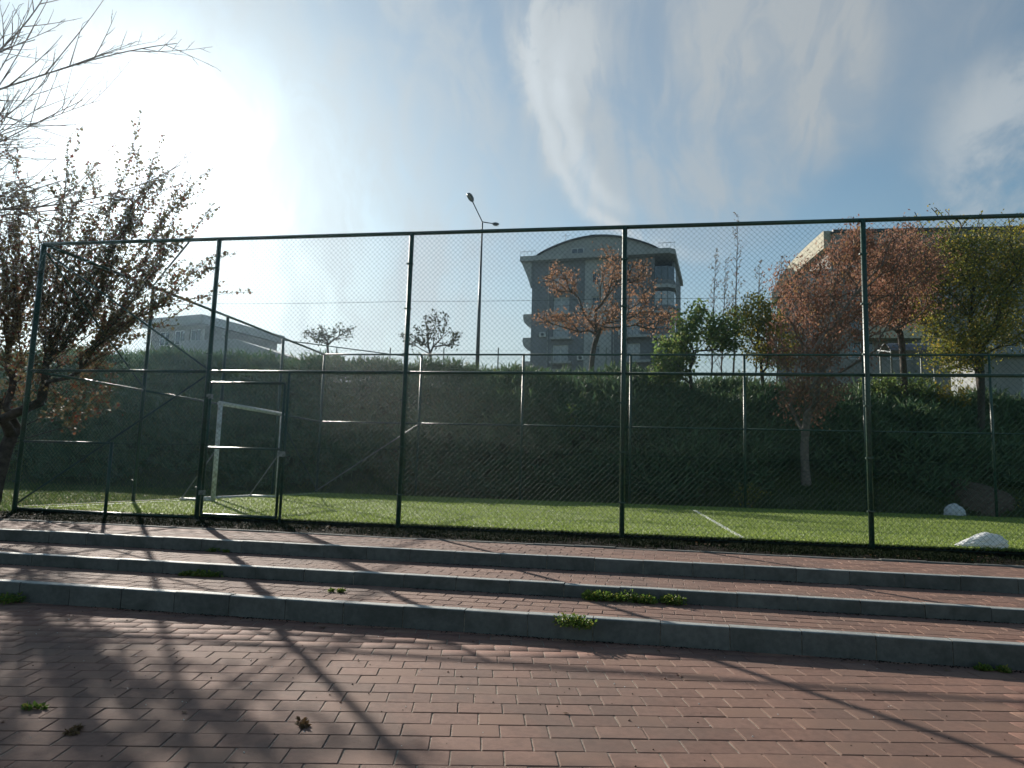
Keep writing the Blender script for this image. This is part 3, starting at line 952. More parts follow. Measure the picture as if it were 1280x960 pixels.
# gate leaf in the second bay
gx0, gx1, gz = -SP + 0.07, -1.93, 2.15
gm = MB()
for x in (gx0, gx1): gm.tube((x, 0.0, 0.10), (x, 0.0, gz), 0.022, n=8)
for z in (0.10, 1.13, gz): gm.tube((gx0, 0.0, z), (gx1, 0.0, z), 0.018 if z == 1.13 else 0.022, n=8)
gate = link('gate', gm.mesh('gate', True), 'fence', near)
for z in (0.4, 1.9): link('hinge', MB().box(gx0 - 0.06, gx0 + 0.03, -0.03, 0.03, z, z + 0.07), 'galv', gate)
link('latch', MB().box(gx1 - 0.03, gx1 + 0.10, -0.045, -0.015, 1.02, 1.10), 'galv', gate)
link('gate_post', MB().tube((gx1 + 0.06, 0, -0.2), (gx1 + 0.06, 0, 2.33), 0.022, n=8).mesh('gate_post', True), 'fence', near)
# low frame in the corner bay
link('low_rail', MB().tube((XL, 0.0, 1.16), (-4.84, 0.0, 1.16), 0.019, n=8).mesh('low_rail', True), 'fence', near)
link('short_post', MB().tube((-4.84, 0.0, -0.2), (-4.84, 0.0, 1.18), 0.026, n=8).mesh('short_post', True), 'fence', near)
link('bottom_rail', MB().tube((XL, 0.0, 0.08), (-SP, 0.0, 0.05), 0.014, n=8).mesh('bottom_rail', True), 'fence', near)

far = thing('court_fence', 'far chain-link fence of the court, standing against the juniper bank', 'fence', (0, YF, 0))
run(far, xn, net, mesh_y=0.045)
link('brace', MB().tube((XL, -0.03, 0.15), (XL + SP, -0.03, 2.30), 0.018), 'galv', far)
link('corner_stay', MB().tube((XL + 2.7, 0, H - 0.05), (XL, -2.75, H - 0.05), 0.016), 'fence', far)

side = thing('court_fence', 'left side chain-link fence of the court, running away behind the goal', 'fence', (XL, 0, 0), PI / 2)
run(side, [2.815 * k_ for k_ in range(0, 5)], net_side, mesh_y=0.045)
link('brace', MB().tube((0, -0.03, H - 0.12), (2.815, -0.03, 2.35), 0.016), 'fence', side)
link('brace', MB().tube((11.26, -0.03, 0.15), (11.26 - 2.815, -0.03, 2.30), 0.016), 'fence', side)
link('base_beam', MB().box(0.05, 11.2, -0.06, 0.06, -0.1, 0.10), 'kerb', side)

# ------------------------------------------------------------------ goal
G = thing('goal', 'white weathered goal frame without a net, inside the cage by the left fence', 'goal', (-5.4, 0, TZ))
gy0, gy1, gh = 3.85, 6.62, 2.10
q = MB().tube((0, gy0, 0), (0, gy0, gh), 0.048, n=14).mesh('goal_post', True)
link('goal_post', q, 'goal', G)
link('goal_post', MB().tube((0, gy1, 0), (0, gy1, gh), 0.048, n=14).mesh('goal_post', True), 'goal', G)
link('crossbar', MB().tube((0, gy0 - 0.045, gh), (0, gy1 + 0.045, gh), 0.048, n=14).mesh('crossbar', True), 'goal', G)
for y in (gy0, gy1):
    link('ground_bar', MB().tube((0, y, 0.035), (-0.75, y, 0.035), 0.03, n=8).mesh('ground_bar', True), 'goal', G)
    link('back_stay', MB().tube((-0.75, y, 0.035), (-0.02, y, 1.1), 0.014, n=8).mesh('back_stay', True), 'galv', G)
link('base_bar', MB().tube((-0.75, gy0, 0.035), (-0.75, gy1, 0.035), 0.025, n=8).mesh('base_bar', True), 'goal', G)


# ------------------------------------------------------------------ plastic bags
from mathutils import noise as mn


def bag(name, label, loc, size, seed, rz=0.0, tail=True):
    """a slack, crumpled sack: a squashed ball cut up by sharp creases"""
    nu, nv = 96, 44
    V_ = []
    o_ = Vector((seed * 3.7, seed * 1.3, 0))
    for j_ in range(nv + 1):
        t = PI * j_ / nv
        for i_ in range(nu):
            a = 2 * PI * i_ / nu
            d = Vector((math.sin(t) * math.cos(a), math.sin(t) * math.sin(a), math.cos(t)))
            f1 = 1 - abs(mn.noise(d * 1.9 + o_)) * 2.0
            f2 = 1 - abs(mn.noise(d * 4.2 + o_ * 2)) * 2.0
            f3 = 1 - abs(mn.noise(d * 9.5 + o_ * 3)) * 2.0
            r_ = 0.84 + 0.12 * f1 + 0.10 * f2 + 0.055 * f3
            p = d * r_
            if tail:
                k_ = max(0.0, min(1.0, (0.25 - p.x) / 1.2)); p.z = (p.z + 0.42) * (1 - 0.78 * k_ ** 1.2) - 0.42; p.y *= 1 - 0.45 * k_; p.x -= 0.25 * k_
            z = p.z if p.z > -0.42 else -0.42 + (p.z + 0.42) * 0.06
            V_.append((p.x * size[0], p.y * size[1], (z + 0.44) * size[2] / 1.35))
    F_ = []
    for j_ in range(nv):
        for i_ in range(nu):
            i2 = (i_ + 1) % nu
            F_.append((j_ * nu + i_, (j_ + 1) * nu + i_, (j_ + 1) * nu + i2, j_ * nu + i2))
    o = link(name, fast_mesh(name, np.array(V_), np.array(F_), True), 'bag', loc=loc, rot=(0, 0, rz))
    tag(o, label, 'plastic bag')
    return o


bag('plastic_bag', 'large crumpled white plastic bag lying just inside the near fence', (7.93, 0.24, TZ - 0.01), (0.28, 0.18, 0.20), 6)
bag('plastic_bag', 'small white plastic bag lying outside the far fence', (12.15, 11.75, 0.0), (0.26, 0.24, 0.36), 9, tail=False)


# ------------------------------------------------------------------ weeds on the steps, leaves and crumbs
def weed(label, x0, x1, y, z, n, h, seed, mat='weed', spread=0.05, cat='weed', name='weed_clump'):
    g = np.random.default_rng(seed)
    c = ((x0 + x1) / 2, y, z)
    m = max(3, int((x1 - x0) / 0.07))
    cen = np.stack([g.uniform(x0, x1, m) - c[0], g.normal(0, spread * 0.5, m)], 1)
    hs = g.uniform(0.4, 1.2, m)
    idx = g.integers(0, m, n)
    # stems radiating from each centre with many small leaves
    a = g.uniform(0, 2 * PI, n); el = g.uniform(0.2, 1.35, n); L_ = h * hs[idx] * g.uniform(0.3, 1.15, n)
    p = np.stack([cen[idx, 0] + np.cos(a) * np.cos(el) * L_, cen[idx, 1] + np.sin(a) * np.cos(el) * L_, np.sin(el) * L_ * 0.8 + 0.004], 1)
    p[:, 1] = np.minimum(p[:, 1], 0.06)
    d = np.stack([np.cos(a), np.sin(a), g.normal(0.1, 0.5, n)], 1) + g.normal(0, 0.4, (n, 3)); d /= np.linalg.norm(d, axis=1)[:, None]
    s_ = np.cross(d, g.normal(0, 1, (n, 3))); s_ /= np.linalg.norm(s_, axis=1)[:, None]
    ll = g.uniform(0.012, 0.034, n)[:, None]
    V_ = np.empty((n, 4, 3)); V_[:, 0] = p; V_[:, 1] = p + d * ll * .5 + s_ * ll * .3; V_[:, 2] = p + d * ll; V_[:, 3] = p + d * ll * .5 - s_ * ll * .3
    V_[:, :, 2] = np.maximum(V_[:, :, 2], 0.001)
    T = thing(name, label, cat, c)
    link('leaves', fast_mesh('leaves', V_.reshape(-1, 3), np.arange(n * 4).reshape(n, 4)), mat, T)
    sm = MB()
    for k_ in range(min(m * 5, 80)):
        ci = cen[k_ % m]; an = g.uniform(0, 2 * PI); e_ = g.uniform(0.4, 1.3); l_ = h * hs[k_ % m] * g.uniform(0.5, 1.1)
        sm.tube((ci[0], ci[1], 0), (ci[0] + math.cos(an) * math.cos(e_) * l_, min(ci[1] + math.sin(an) * math.cos(e_) * l_, 0.06), math.sin(e_) * l_ * 0.85), 0.0012, 0.0006, n=3, cap=False)
    link('stems', sm, mat, T, kind='stuff')
    return T


weed('long green weed patch growing against the middle kerb, right of centre', 3.02, 3.80, YK2 - 0.07, Z1, 3400, 0.085, 31, spread=0.035)
weed('leafy green weed hanging over the lower kerb below the long weed patch', 2.90, 3.20, YK1 - 0.02, ZP + 0.10, 900, 0.11, 32)
weed('dark green weed row against the middle kerb at left', -1.05, -0.55, YK2 - 0.05, Z1, 1100, 0.065, 33, spread=0.03)
weed('low green weeds against the lower kerb at the left edge', -2.15, -1.80, YK1 - 0.07, ZP, 900, 0.08, 34)
weed('yellowish green weed at the lower kerb near the right edge', 5.70, 5.92, YK1 - 0.08, ZP, 420, 0.032, 35, spread=0.03)
weed('small weed against the upper kerb at left', -1.38, -1.12, YK3 - 0.03, Z2, 300, 0.045, 36)
weed('tiny flat green weed on the lower tread above the fallen leaf', 0.78, 0.92, -4.13, Z1, 200, 0.03, 37)
weed('flat green weed in the paving joints at the lower left', 0.42, 0.56, -7.0, ZP, 110, 0.016, 38)
weed('brownish ragged weed in the paving joints left of centre', 1.83, 1.93, -6.86, ZP, 90, 0.014, 39, 'dry')
weed('dry brown tuft in the paving at the lower left', 0.84, 0.93, -7.21, ZP, 110, 0.012, 40, 'dry')


def fallen_leaf(label, x, y, z, s_, rz):
    m = MB(); pts = []
    for k_ in range(10):
        a = 2 * PI * k_ / 10
        r_ = s_ * (1 if k_ % 2 == 0 else 0.68)
        pts.append((math.cos(a) * r_, math.sin(a) * r_ * 0.6, 0.004 + 0.5 * s_ * (math.cos(a) ** 2) * 0.5))
    m.v = [(0, 0, 0.003)] + pts
    m.f = [(0, k_ + 1, (k_ + 1) % 10 + 1) for k_ in range(10)]
    o = link('fallen_leaf', m, 'dry', loc=(x, y, z), rot=(0, 0, rz)); tag(o, label, 'leaf')


fallen_leaf('reddish brown leaf lying below the lower kerb, left of centre', 1.05, -4.84, ZP + 0.003, 0.035, 0.4)
g = np.random.default_rng(77)


def crumbs(name, n, x0, x1, y0, y1, z, s0, s1, mat, label, cat):
    V_, F_ = [], []
    for k_ in range(n):
        x, y = g.uniform(x0, x1), g.uniform(y0, y1); s_ = g.uniform(s0, s1); r_ = g.normal(0, 1, (6, 3)) * 0.12 + np.array([[1, 0, 0], [-1, 0, 0], [0, 1, 0], [0, -1, 0], [0, 0, 1], [0, 0, -.3]])
        b = len(V_); V_ += list(r_ * s_ + np.array([x, y, z + s_ * 0.3]))
        F_ += [(b, b + 2, b + 4), (b + 2, b + 1, b + 4), (b + 1, b + 3, b + 4), (b + 3, b, b + 4), (b + 2, b, b + 5), (b + 1, b + 2, b + 5), (b + 3, b + 1, b + 5), (b, b + 3, b + 5)]
    o = link(name, fast_mesh(name, np.array(V_), np.array(F_)), mat, kind='stuff'); tag(o, label, cat)


crumbs('brick_chips', 60, -3, 7.5, -7.9, -4.8, ZP, 0.004, 0.010, 'brick_far', 'small chips of red brick lying on the pavement', 'brick chips')
lf = MB()
for k_ in range(34):
    fx, fy = g.uniform(-2.0, 6.5), g.uniform(-7.6, -4.75)
    if k_ < 14: fy = -4.70 - abs(g.normal(0, 0.04))
    n_ = 6; s_ = g.uniform(0.009, 0.020); b = len(lf.v)
    lf.v += [(fx, fy, ZP + 0.004)] + [(fx + math.cos(2 * PI * t_ / n_) * s_ * g.uniform(0.6, 1.1), fy + math.sin(2 * PI * t_ / n_) * s_ * g.uniform(0.4, 0.8), ZP + g.uniform(0.003, 0.010)) for t_ in range(n_)]
    lf.f += [(b, b + t_ + 1, b + (t_ + 1) % n_ + 1) for t_ in range(n_)]
o = link('leaf_fragments', lf, 'dry', kind='stuff'); tag(o, 'brown leaf fragments scattered over the red pavement', 'leaf litter')
crumbs('pale_grit', 160, -3, 7.5, -7.9, -4.8, ZP, 0.002, 0.0055, 'crumb', 'pale grit scattered over the red pavement', 'grit')
crumbs('dark_grit', 260, -3, 7.5, -7.9, -4.75, ZP, 0.002, 0.006, 'soil', 'dark crumbs of soil scattered over the red pavement', 'grit')
for nm_, yk_, zk_, lb_ in (('kerb_foot_dirt', YK1, ZP, 'dark soil crumbs gathered along the foot of the lower kerb'),
                           ('kerb_foot_dirt', YK2, Z1, 'dark soil crumbs gathered along the foot of the middle kerb'),
                           ('kerb_foot_dirt', YK3, Z2, 'dark soil crumbs gathered along the foot of the upper kerb')):
    n_ = 2600; V_ = []; F_ = []
    px = g.uniform(-5, 9, n_); px = px[(np.sin(px * 2.1 + yk_) + 0.6 * np.sin(px * 5.3) + g.normal(0, 0.7, n_)) > -0.2]
    for x in px:
        y = yk_ - abs(g.normal(0, 0.03)) - 0.002; s_ = g.uniform(0.0025, 0.009)
        r_ = g.normal(0, 1, (5, 3)) * 0.15 + np.array([[1, 0, 0], [-0.5, .9, 0], [-0.5, -.9, 0], [0, 0, .8], [0, 0, -.2]])
        b = len(V_); V_ += list(r_ * s_ + np.array([x, y, zk_ + 0.001])); F_ += [(b, b + 1, b + 3), (b + 1, b + 2, b + 3), (b + 2, b, b + 3)]
    o = link(nm_, fast_mesh(nm_, np.array(V_), np.array(F_)), 'soil', kind='stuff'); tag(o, lb_, 'dirt')
n = 800
px = g.uniform(-8, 14, n); py = -0.05 - np.abs(g.normal(0, 0.5, n)); kk = py > -1.5
px, py = px[kk], py[kk]; n = len(px)
p = np.stack([px, py, np.full(n, 0.012)], 1); a = g.uniform(0, 6.28, n); L_ = g.uniform(0.02, 0.06, n)[:, None]
d = np.stack([np.cos(a), np.sin(a), g.normal(0, .25, n)], 1); s_ = np.stack([-np.sin(a), np.cos(a), g.normal(0, .3, n)], 1)
V_ = np.empty((n, 4, 3)); V_[:, 0] = p; V_[:, 1] = p + d * L_ * .5 + s_ * L_ * .35; V_[:, 2] = p + d * L_; V_[:, 3] = p + d * L_ * .5 - s_ * L_ * .35
V_[:, :, 2] = np.maximum(V_[:, :, 2], 0.006)
o = link('leaf_litter', fast_mesh('leaf_litter', V_.reshape(-1, 3), np.arange(n * 4).reshape(n, 4)), 'dry', kind='stuff'); tag(o, 'brown leaf litter in the strip before the near fence', 'leaf litter')

# bare earth patch on the bank at the right
cx_, cy_ = 13.75, 13.9
V_ = [(cx_, cy_, float(ground_z(cx_, cy_)) + 0.28)]; F_ = []
for r_i, rr in enumerate((0.35, 0.7, 1.0)):
    for k_ in range(20):
        a = 2 * PI * k_ / 20; q_ = rr * (1 + 0.14 * math.sin(3 * a + 1) + 0.07 * math.sin(7 * a))
        x = cx_ + math.cos(a) * q_ * 1.0; y = cy_ + math.sin(a) * q_ * 0.9
        V_.append((x, y, float(ground_z(x, y)) + (0.26, 0.16, -0.05)[r_i]))
F3 = [(0, 1 + k_, 1 + (k_ + 1) % 20) for k_ in range(20)]
F4 = []
for r_i in range(2):
    for k_ in range(20):
        a, b = 1 + r_i * 20 + k_, 1 + r_i * 20 + (k_ + 1) % 20
        F4.append((a, a + 20, b + 20, b))
link('earth_mound', fast_mesh('earth_mound', np.array(V_), [np.array(F3), np.array(F4)], True), 'earth', kind='structure')


# ------------------------------------------------------------------ trees and shrubs on the bank
def bank_tree(name, label, cat, px0, Y, pyt, pxt, blobs, n, r_, leaf, seed, bark='bark', **kw):
    b = foot(px0, Y)
    t_ = at(pxt, pyt, Y)
    return tree(name, label, cat, b, tuple(t_), blobs, n, r_, leaf, seed, bark, **kw)


bank_tree('russet_tree', 'large russet brown tree with drooping dry leaves and a pale bare trunk on the bank', 'tree', 1005, 14, 528, 1006,
          [blob(1010, 480, 14, 38, 60, 1.2), blob(1030, 420, 14, 75, 60, 2.2), blob(1070, 370, 14, 85, 55, 2.4), blob(1120, 330, 14, 60, 45, 1.6), blob(1010, 350, 14, 50, 40, 1.0),
           blob(1060, 300, 14, 40, 22, 0.5)],
          560, 0.13, dict(per=42, size=0.105, spread=0.18, mat='leaf_russet', max_cnt=3, droop=0.8, aspect=0.45), 51, 'bark_pale', r_tip=0.007)
bank_tree('russet_tree', 'second russet tree further back, its red crown right of the tallest near post', 'tree', 1130, 19, 470, 1130,
          [blob(1130, 330, 19, 62, 50, 2), blob(1130, 375, 19, 55, 32, 1.5)],
          380, 0.12, dict(per=42, size=0.11, spread=0.20, mat='leaf_russet', max_cnt=3, droop=0.5, aspect=0.5), 52, 'bark')
bank_tree('yellow_green_tree', 'yellow-green leafy tree at the right edge with a forked dark trunk', 'tree', 1222, 17, 440, 1226,
          [blob(1235, 400, 17, 85, 40, 2.2), blob(1215, 350, 17, 70, 45, 2), blob(1200, 305, 17, 45, 28, 0.8), blob(1270, 330, 17, 60, 55, 1.5), blob(1190, 440, 17, 45, 20, 0.8)],
          620, 0.12, dict(per=44, size=0.098, spread=0.21, mat='leaf_yellow', max_cnt=3, droop=0.3, aspect=0.6), 53, 'bark_dark')
bank_tree('yellow_green_tree', 'thin spray-topped tree behind the right end of the near top rail', 'tree', 1225, 20.5, 420, 1215,
          [blob(1190, 290, 20.5, 60, 36, 2), blob(1250, 300, 20.5, 50, 38, 2)],
          90, 0.09, dict(per=7, size=0.11, spread=0.10, mat='leaf_yellow', max_cnt=2, droop=0.3, aspect=0.6), 59, 'bark')
bank_tree('green_tree', 'bright green young tree on the crest just right of the slate apartment block', 'tree', 868, 17.5, 455, 862,
          [blob(845, 440, 17.5, 32, 26, 1.4), blob(870, 410, 17.5, 30, 34, 1.6), blob(905, 415, 17.5, 28, 34, 1.2), blob(835, 465, 17.5, 30, 12, 0.6)],
          240, 0.07, dict(per=30, size=0.13, spread=0.13, mat='leaf_green', max_cnt=3, droop=0.2, aspect=0.7), 54, 'bark_dark')
bank_tree('green_brown_tree', 'green tree turning brown between the bright green tree and the russet tree', 'tree', 955, 18.5, 458, 950,
          [blob(945, 395, 18.5, 35, 28, 1.6), blob(965, 430, 18.5, 38, 35, 1.6)],
          240, 0.07, dict(per=30, size=0.11, spread=0.15, mat='leaf_yellow', max_cnt=3, droop=0.3, aspect=0.6), 55, 'bark_dark')
bank_tree('orange_tree', 'wide orange-leaved tree in front of the slate apartment block', 'tree', 735, 24, 424, 742,
          [blob(700, 350, 24, 26, 24, 1), blob(762, 345, 24, 24, 42, 1.2), blob(800, 350, 24, 26, 34, 1.2), blob(745, 400, 24, 62, 20, 2), blob(690, 398, 24, 30, 14, 0.6), blob(820, 395, 24, 38, 22, 1.2)],
          380, 0.12, dict(per=15, size=0.125, spread=0.14, mat='leaf_orange', max_cnt=3, droop=0.4, aspect=0.6), 56, 'bark', r_tip=0.01)
bank_tree('small_crest_tree', 'small dark sparse tree on the crest right of the second near post', 'tree', 540, 20.5, 452, 540,
          [blob(520, 420, 20.5, 22, 22, 1), blob(545, 405, 20.5, 22, 22, 1), blob(565, 425, 20.5, 18, 14, 0.7)],
          110, 0.06, dict(per=9, size=0.12, spread=0.09, mat='leaf_dark', max_cnt=3, droop=0.2, aspect=0.6), 57, 'bark_dark')
bank_tree('small_crest_tree', 'flat-topped small dark tree on the crest above the far left court corner', 'tree', 410, 24, 438, 412,
          [blob(400, 418, 24, 28, 12, 1), blob(428, 415, 24, 18, 12, 0.6)],
          80, 0.06, dict(per=9, size=0.13, spread=0.10, mat='leaf_dark', max_cnt=3, droop=0.2, aspect=0.6), 58, 'bark_dark')
for i_, (px0, py0, Y) in enumerate(((921, 272, 26), (893, 315, 27), (948, 330, 27), (975, 325, 28), (905, 330, 29))):
    b = foot(px0 - 6, Y); t_ = at(px0, py0 + 30, Y); tip = at(px0 + 2, py0, Y)
    hh = t_.z - b[2]
    T = thing('bare_sapling', ['tallest bare upright sapling behind the green tree', 'bare upright sapling left of the tallest one', 'low bare sapling right of the tallest one',
              'bare sapling closest to the beige block', 'short bare sapling just behind the tallest one'][i_], 'tree', b, group='bare saplings behind the bank')
    g = np.random.default_rng(70 + i_); B = np.array(b); e = np.array(tip) - B; m_ = 26
    N2, P2, R2 = [np.zeros(3)], [-1], [0.06]
    for k_ in range(1, m_ + 1):
        f = k_ / m_; N2.append(e * f + g.normal(0, 0.015, 3)); P2.append(k_ - 1); R2.append(0.055 * (1 - f) + 0.008)
    for k_ in range(8, m_ + 1):
        f = k_ / m_
        for _ in range(2):
            a = g.uniform(0, 2 * PI); d = np.array([math.cos(a), math.sin(a), 1.4])
            ramify(g, N2, P2, R2, k_, N2[k_], d, (1.2 - f) * 1.6 * g.uniform(0.5, 1.1), 0.014, 1, up=0.3, gap=0.35, fork=0.5, step=0.2, bend=0.08)
    N2 = np.array(N2); P2 = np.array(P2)
    me, cnt, _ = limb_mesh('trunk', N2, P2, 0.06, given=R2)
    link('trunk', me, 'bark', T)
    link('crown', leaf_mesh('crown', N2, P2, cnt, 1, 0.09, 0.04, 90 + i_, 1), 'leaf_autumn', T)


def shrub(label, x, y, w_, h, n, mat, seed, leafsize=0.06, name='shrub', cat='shrub'):
    z = float(ground_z(x, y)) - 0.03
    return tree(name, label, cat, (x, y, z), (x, y, z + 0.12), [((x, y, z + h * 0.6), (w_ / 2, w_ / 2.4, h * 0.45), 1)], n, 0.014,
                dict(per=7, size=leafsize, spread=0.04, mat=mat, max_cnt=3, droop=0.1, aspect=0.55), seed, 'bark', 0.16, 0.02, 0.2, -0.15, r_tip=0.003)


shrub('yellowish shrub outside the far fence below the green trees', 6.75, 11.75, 1.2, 0.95, 60, 'leaf_yellow', 81)
shrub('small pale sapling poking out of the juniper behind the middle of the far fence', *at(716, 535, 14.6)[:2], 0.6, 2.0, 26, 'leaf_green', 82, 0.10)
shrub('small leafy weed shrub at the foot of the bank near the earth mound', 14.6, 13.0, 0.6, 0.9, 26, 'leaf_yellow', 83)
shrub('bushy green shrub on the crest in front of the shelter', *at(1130, 470, 19)[:2], 2.6, 1.6, 220, 'leaf_green', 84, 0.11)
shrub('low green shrub on the crest left of the shelter', *at(1095, 470, 19.5)[:2], 1.6, 1.2, 120, 'leaf_green', 85, 0.11)
shrub('round green shrub on the crest under the yellow-green tree', *at(1185, 470, 19)[:2], 2.0, 1.5, 160, 'leaf_yellow', 86, 0.10)
shrub('yellow-green shrub in front of the slate block at its left', *at(628, 455, 21)[:2], 1.6, 1.1, 90, 'leaf_yellow', 87, 0.09)
shrub('light green shrub in front of the slate block at its right', *at(795, 455, 21)[:2], 1.4, 1.3, 90, 'leaf_green', 88, 0.09)


# ------------------------------------------------------------------ street lamp
L0 = at(598, 455, 34)
lz = float(ground_z(L0.x, 34))
top = at(603, 277, 34)
lamp = thing('street_lamp', 'tall double-armed street lamp behind the bank, left of the slate apartment block', 'street lamp', (top.x, 34, lz))
ht = top.z - lz
link('pole', MB().tube((0, 0, -0.2), (0, 0, ht), 0.16, 0.05, n=12).mesh('pole', True), 'dark_metal', lamp)
link('base_plate', MB().box(-0.25, 0.25, -0.25, 0.25, -0.02, 0.05), 'dark_metal', lamp)


def lamp_arm(v):
    v = Vector(v)
    link('arm', MB().tube((0, 0, ht - 0.02), Vector((0, 0, ht)) + v, 0.035, n=8).mesh('arm', True), 'dark_metal', lamp)
    d = v.normalized(); s_ = d.cross(Vector((0, 0, 1))).normalized(); u = s_.cross(d)
    m = MB(); rings = []
    for t, (w_, h_) in ((0, (0.05, 0.05)), (0.12, (0.13, 0.09)), (0.4, (0.20, 0.12)), (0.75, (0.19, 0.10)), (0.95, (0.12, 0.06)), (1.0, (0.03, 0.03))):
        c = Vector((0, 0, ht)) + v + d * t * 0.72
        n0 = len(m.v)
        for k_ in range(10):
            a = 2 * PI * k_ / 10
            m.v.append(tuple(c + s_ * math.cos(a) * w_ + u * math.sin(a) * h_))
        rings.append(n0)
    for a, b in zip(rings[:-1], rings[1:]):
        for k_ in range(10):
            l_ = (k_ + 1) % 10
            m.f.append((a + k_, a + l_, b + l_, b + k_))
    hd = link('lamp_head', m.mesh('lamp_head', True), 'dark_metal', lamp)
    c = Vector((0, 0, ht)) + v + d * 0.5 - u * 0.125
    link('lens', MB().poly([c + s_ * a + d * b for a, b in ((-.12, -.25), (.12, -.25), (.13, .2), (-.13, .2))]), 'lens', hd)


lamp_arm((-0.34, -1.5, 0.78))
lamp_arm((0.40, 1.6, 0.42))

# ------------------------------------------------------------------ crest boundary fence (thin posts, three wires)
bf = thing('boundary_fence', 'low wire fence with thin posts along the top of the bank', 'fence', (0, 20.8, 0))
px_list = [291, 355, 421, 488, 555, 623, 690, 758, 826]
prev = None
wm = MB()
for px_ in px_list:
    c = at(px_, 436, 20.8); z0 = float(ground_z(c.x, 20.8))
    link('post', MB().tube((c.x, 0, z0 - 0.1), (c.x, 0, c.z + 0.05), 0.03, n=6), 'galv', bf)
    if prev:
        for dz in (-0.08, -0.45, -0.8): wm.tube((prev.x, 0, prev.z + dz), (c.x, 0, c.z + dz), 0.004, n=3, cap=False)
    prev = c
link('fence_wires', wm, 'galv', bf, kind='stuff')


# ------------------------------------------------------------------ buildings
def window(parent, x0, x1, z0, z1, y, glass='glass', mull=1, depth=0.12, rail=False):
    f = MB(); t = 0.07
    f.box(x0, x0 + t, y - 0.03, y + 0.1, z0, z1).box(x1 - t, x1, y - 0.03, y + 0.1, z0, z1)
    f.box(x0 + t, x1 - t, y - 0.03, y + 0.1, z1 - t, z1).box(x0 + t, x1 - t, y - 0.03, y + 0.1, z0, z0 + t)
    for k_ in range(mull):
        xm = x0 + (x1 - x0) * (k_ + 1) / (mull + 1); f.box(xm - 0.03, xm + 0.03, y - 0.02, y + 0.09, z0 + t, z1 - t)
    w_ = link('window', f, 'frame', parent)
    link('pane', MB().box(x0 + t, x1 - t, y + 0.04, y + 0.06, z0 + t, z1 - t), glass, w_)
    return w_


def wall_with_holes(x0, x1, z0, z1, y, th, holes):
    """solid front wall between y and y+th with rectangular openings"""
    m = MB()
    xs_ = sorted({x0, x1, *[h_[0] for h_ in holes], *[h_[1] for h_ in holes]})
    for a, b in zip(xs_[:-1], xs_[1:]):
        cuts = sorted([(h_[2], h_[3]) for h_ in holes if h_[0] < (a + b) / 2 < h_[1]])
        z = z0
        for c0, c1 in cuts:
            if c0 > z: m.box(a, b, y, y + th, z, c0)
            z = max(z, c1)
        if z < z1: m.box(a, b, y, y + th, z, z1)
    return m


# slate apartment block: origin at its front left corner at plateau level, local x to the right
A0 = at(664, 400, 76.5); A1 = at(841, 400, 74.4)
wid = math.hypot(A1.x - A0.x, A1.y - A0.y); yawA = math.atan2(A1.y - A0.y, A1.x - A0.x)
zA = float(ground_z(A0.x, 76)) - 0.2
BA = thing('apartment_block', 'slate grey apartment block with a vaulted roof and pale centre strip', 'building', (A0.x, A0.y, zA), yawA)
EZ = at(663, 329, 76.5).z - zA       # underside of the eaves band
FH = 2.62                             # storey height
s_px = wid / (841 - 664)


def ax(px_): return (px_ - 664) * s_px


zf = lambda py_: at(740, py_, 74.9).z - zA
DEP = 14.0
holes = []
floors = []
z_slab = [zf(361 + 30.8 * k_) for k_ in range(8)]
cols = {'left': (ax(693), ax(713)), 'mid': (ax(742), ax(753)), 'right': (ax(786), ax(802))}
for zs in z_slab:
    if zs < 0.6: continue
    for kx, (a, b) in cols.items():
        h0, h1 = (zs + 0.25, zs + 2.35) if kx != 'mid' else (zs + 0.9, zs + 2.2)
        if kx == 'right' and zs == z_slab[0]: continue
        holes.append((a, b, h0, min(h1, EZ - 0.25), kx))
XW = ax(819)       # left edge of the glazed corner
sx0, sx1 = ax(733), ax(767)
for nm, a, b, mt in (('wall', 0, sx0, 'slate_wall'), ('centre_strip', sx0, sx1, 'pale_wall'), ('wall', sx1, XW, 'slate_wall')):
    hs_ = [h_[:4] for h_ in holes if a <= h_[0] and h_[1] <= b]
    yy = -0.12 if nm == 'centre_strip' else 0
    link(nm, wall_with_holes(a + (0.003 if nm == 'wall' else 0), b - 0.003, 0, EZ, yy, 0.35, hs_), mt, BA)
for h_ in holes:
    yy = 0.05 if h_[4] == 'mid' else 0.16
    window(BA, h_[0] + 0.002, h_[1] - 0.002, h_[2] + 0.002, h_[3] - 0.002, yy, 'curtain' if (h_[4] == 'left' or int(h_[2]) % 3 == 0) else 'glass', 1)
    if h_[4] != 'mid':
        x0, x1 = (ax(691), ax(719)) if h_[4] == 'left' else (ax(781), ax(815))
        zb = h_[2] - 0.25
        b_ = link('balcony', MB().box(x0, x1, -1.0, -0.003, zb - 0.05, zb + 0.22), 'pale_wall', BA)
        rl = MB()
        rl.box(x0 + 0.02, x1 - 0.02, -0.98, -0.94, zb + 1.0, zb + 1.04)
        for k_ in range(9): xx = x0 + 0.04 + (x1 - x0 - 0.1) * k_ / 8; rl.box(xx, xx + 0.02, -0.97, -0.95, zb + 0.22, zb + 1.0)
        link('railing', rl, 'dark_metal', b_)
# back volume and sides
link('side_wall', MB().box(0.0, 0.3, 0.36, DEP, 0, EZ), 'slate_wall', BA)
link('side_wall', MB().box(wid - 0.3, wid, 2.6, DEP, 0, EZ), 'slate_wall', BA)
link('back_wall', MB().box(0.3, wid - 0.3, DEP - 0.3, DEP, 0, EZ), 'slate_wall', BA)
link('inner_core', MB().box(0.6, XW - 0.1, 1.2, DEP - 0.5, 0, EZ - 0.3), 'roof', BA)
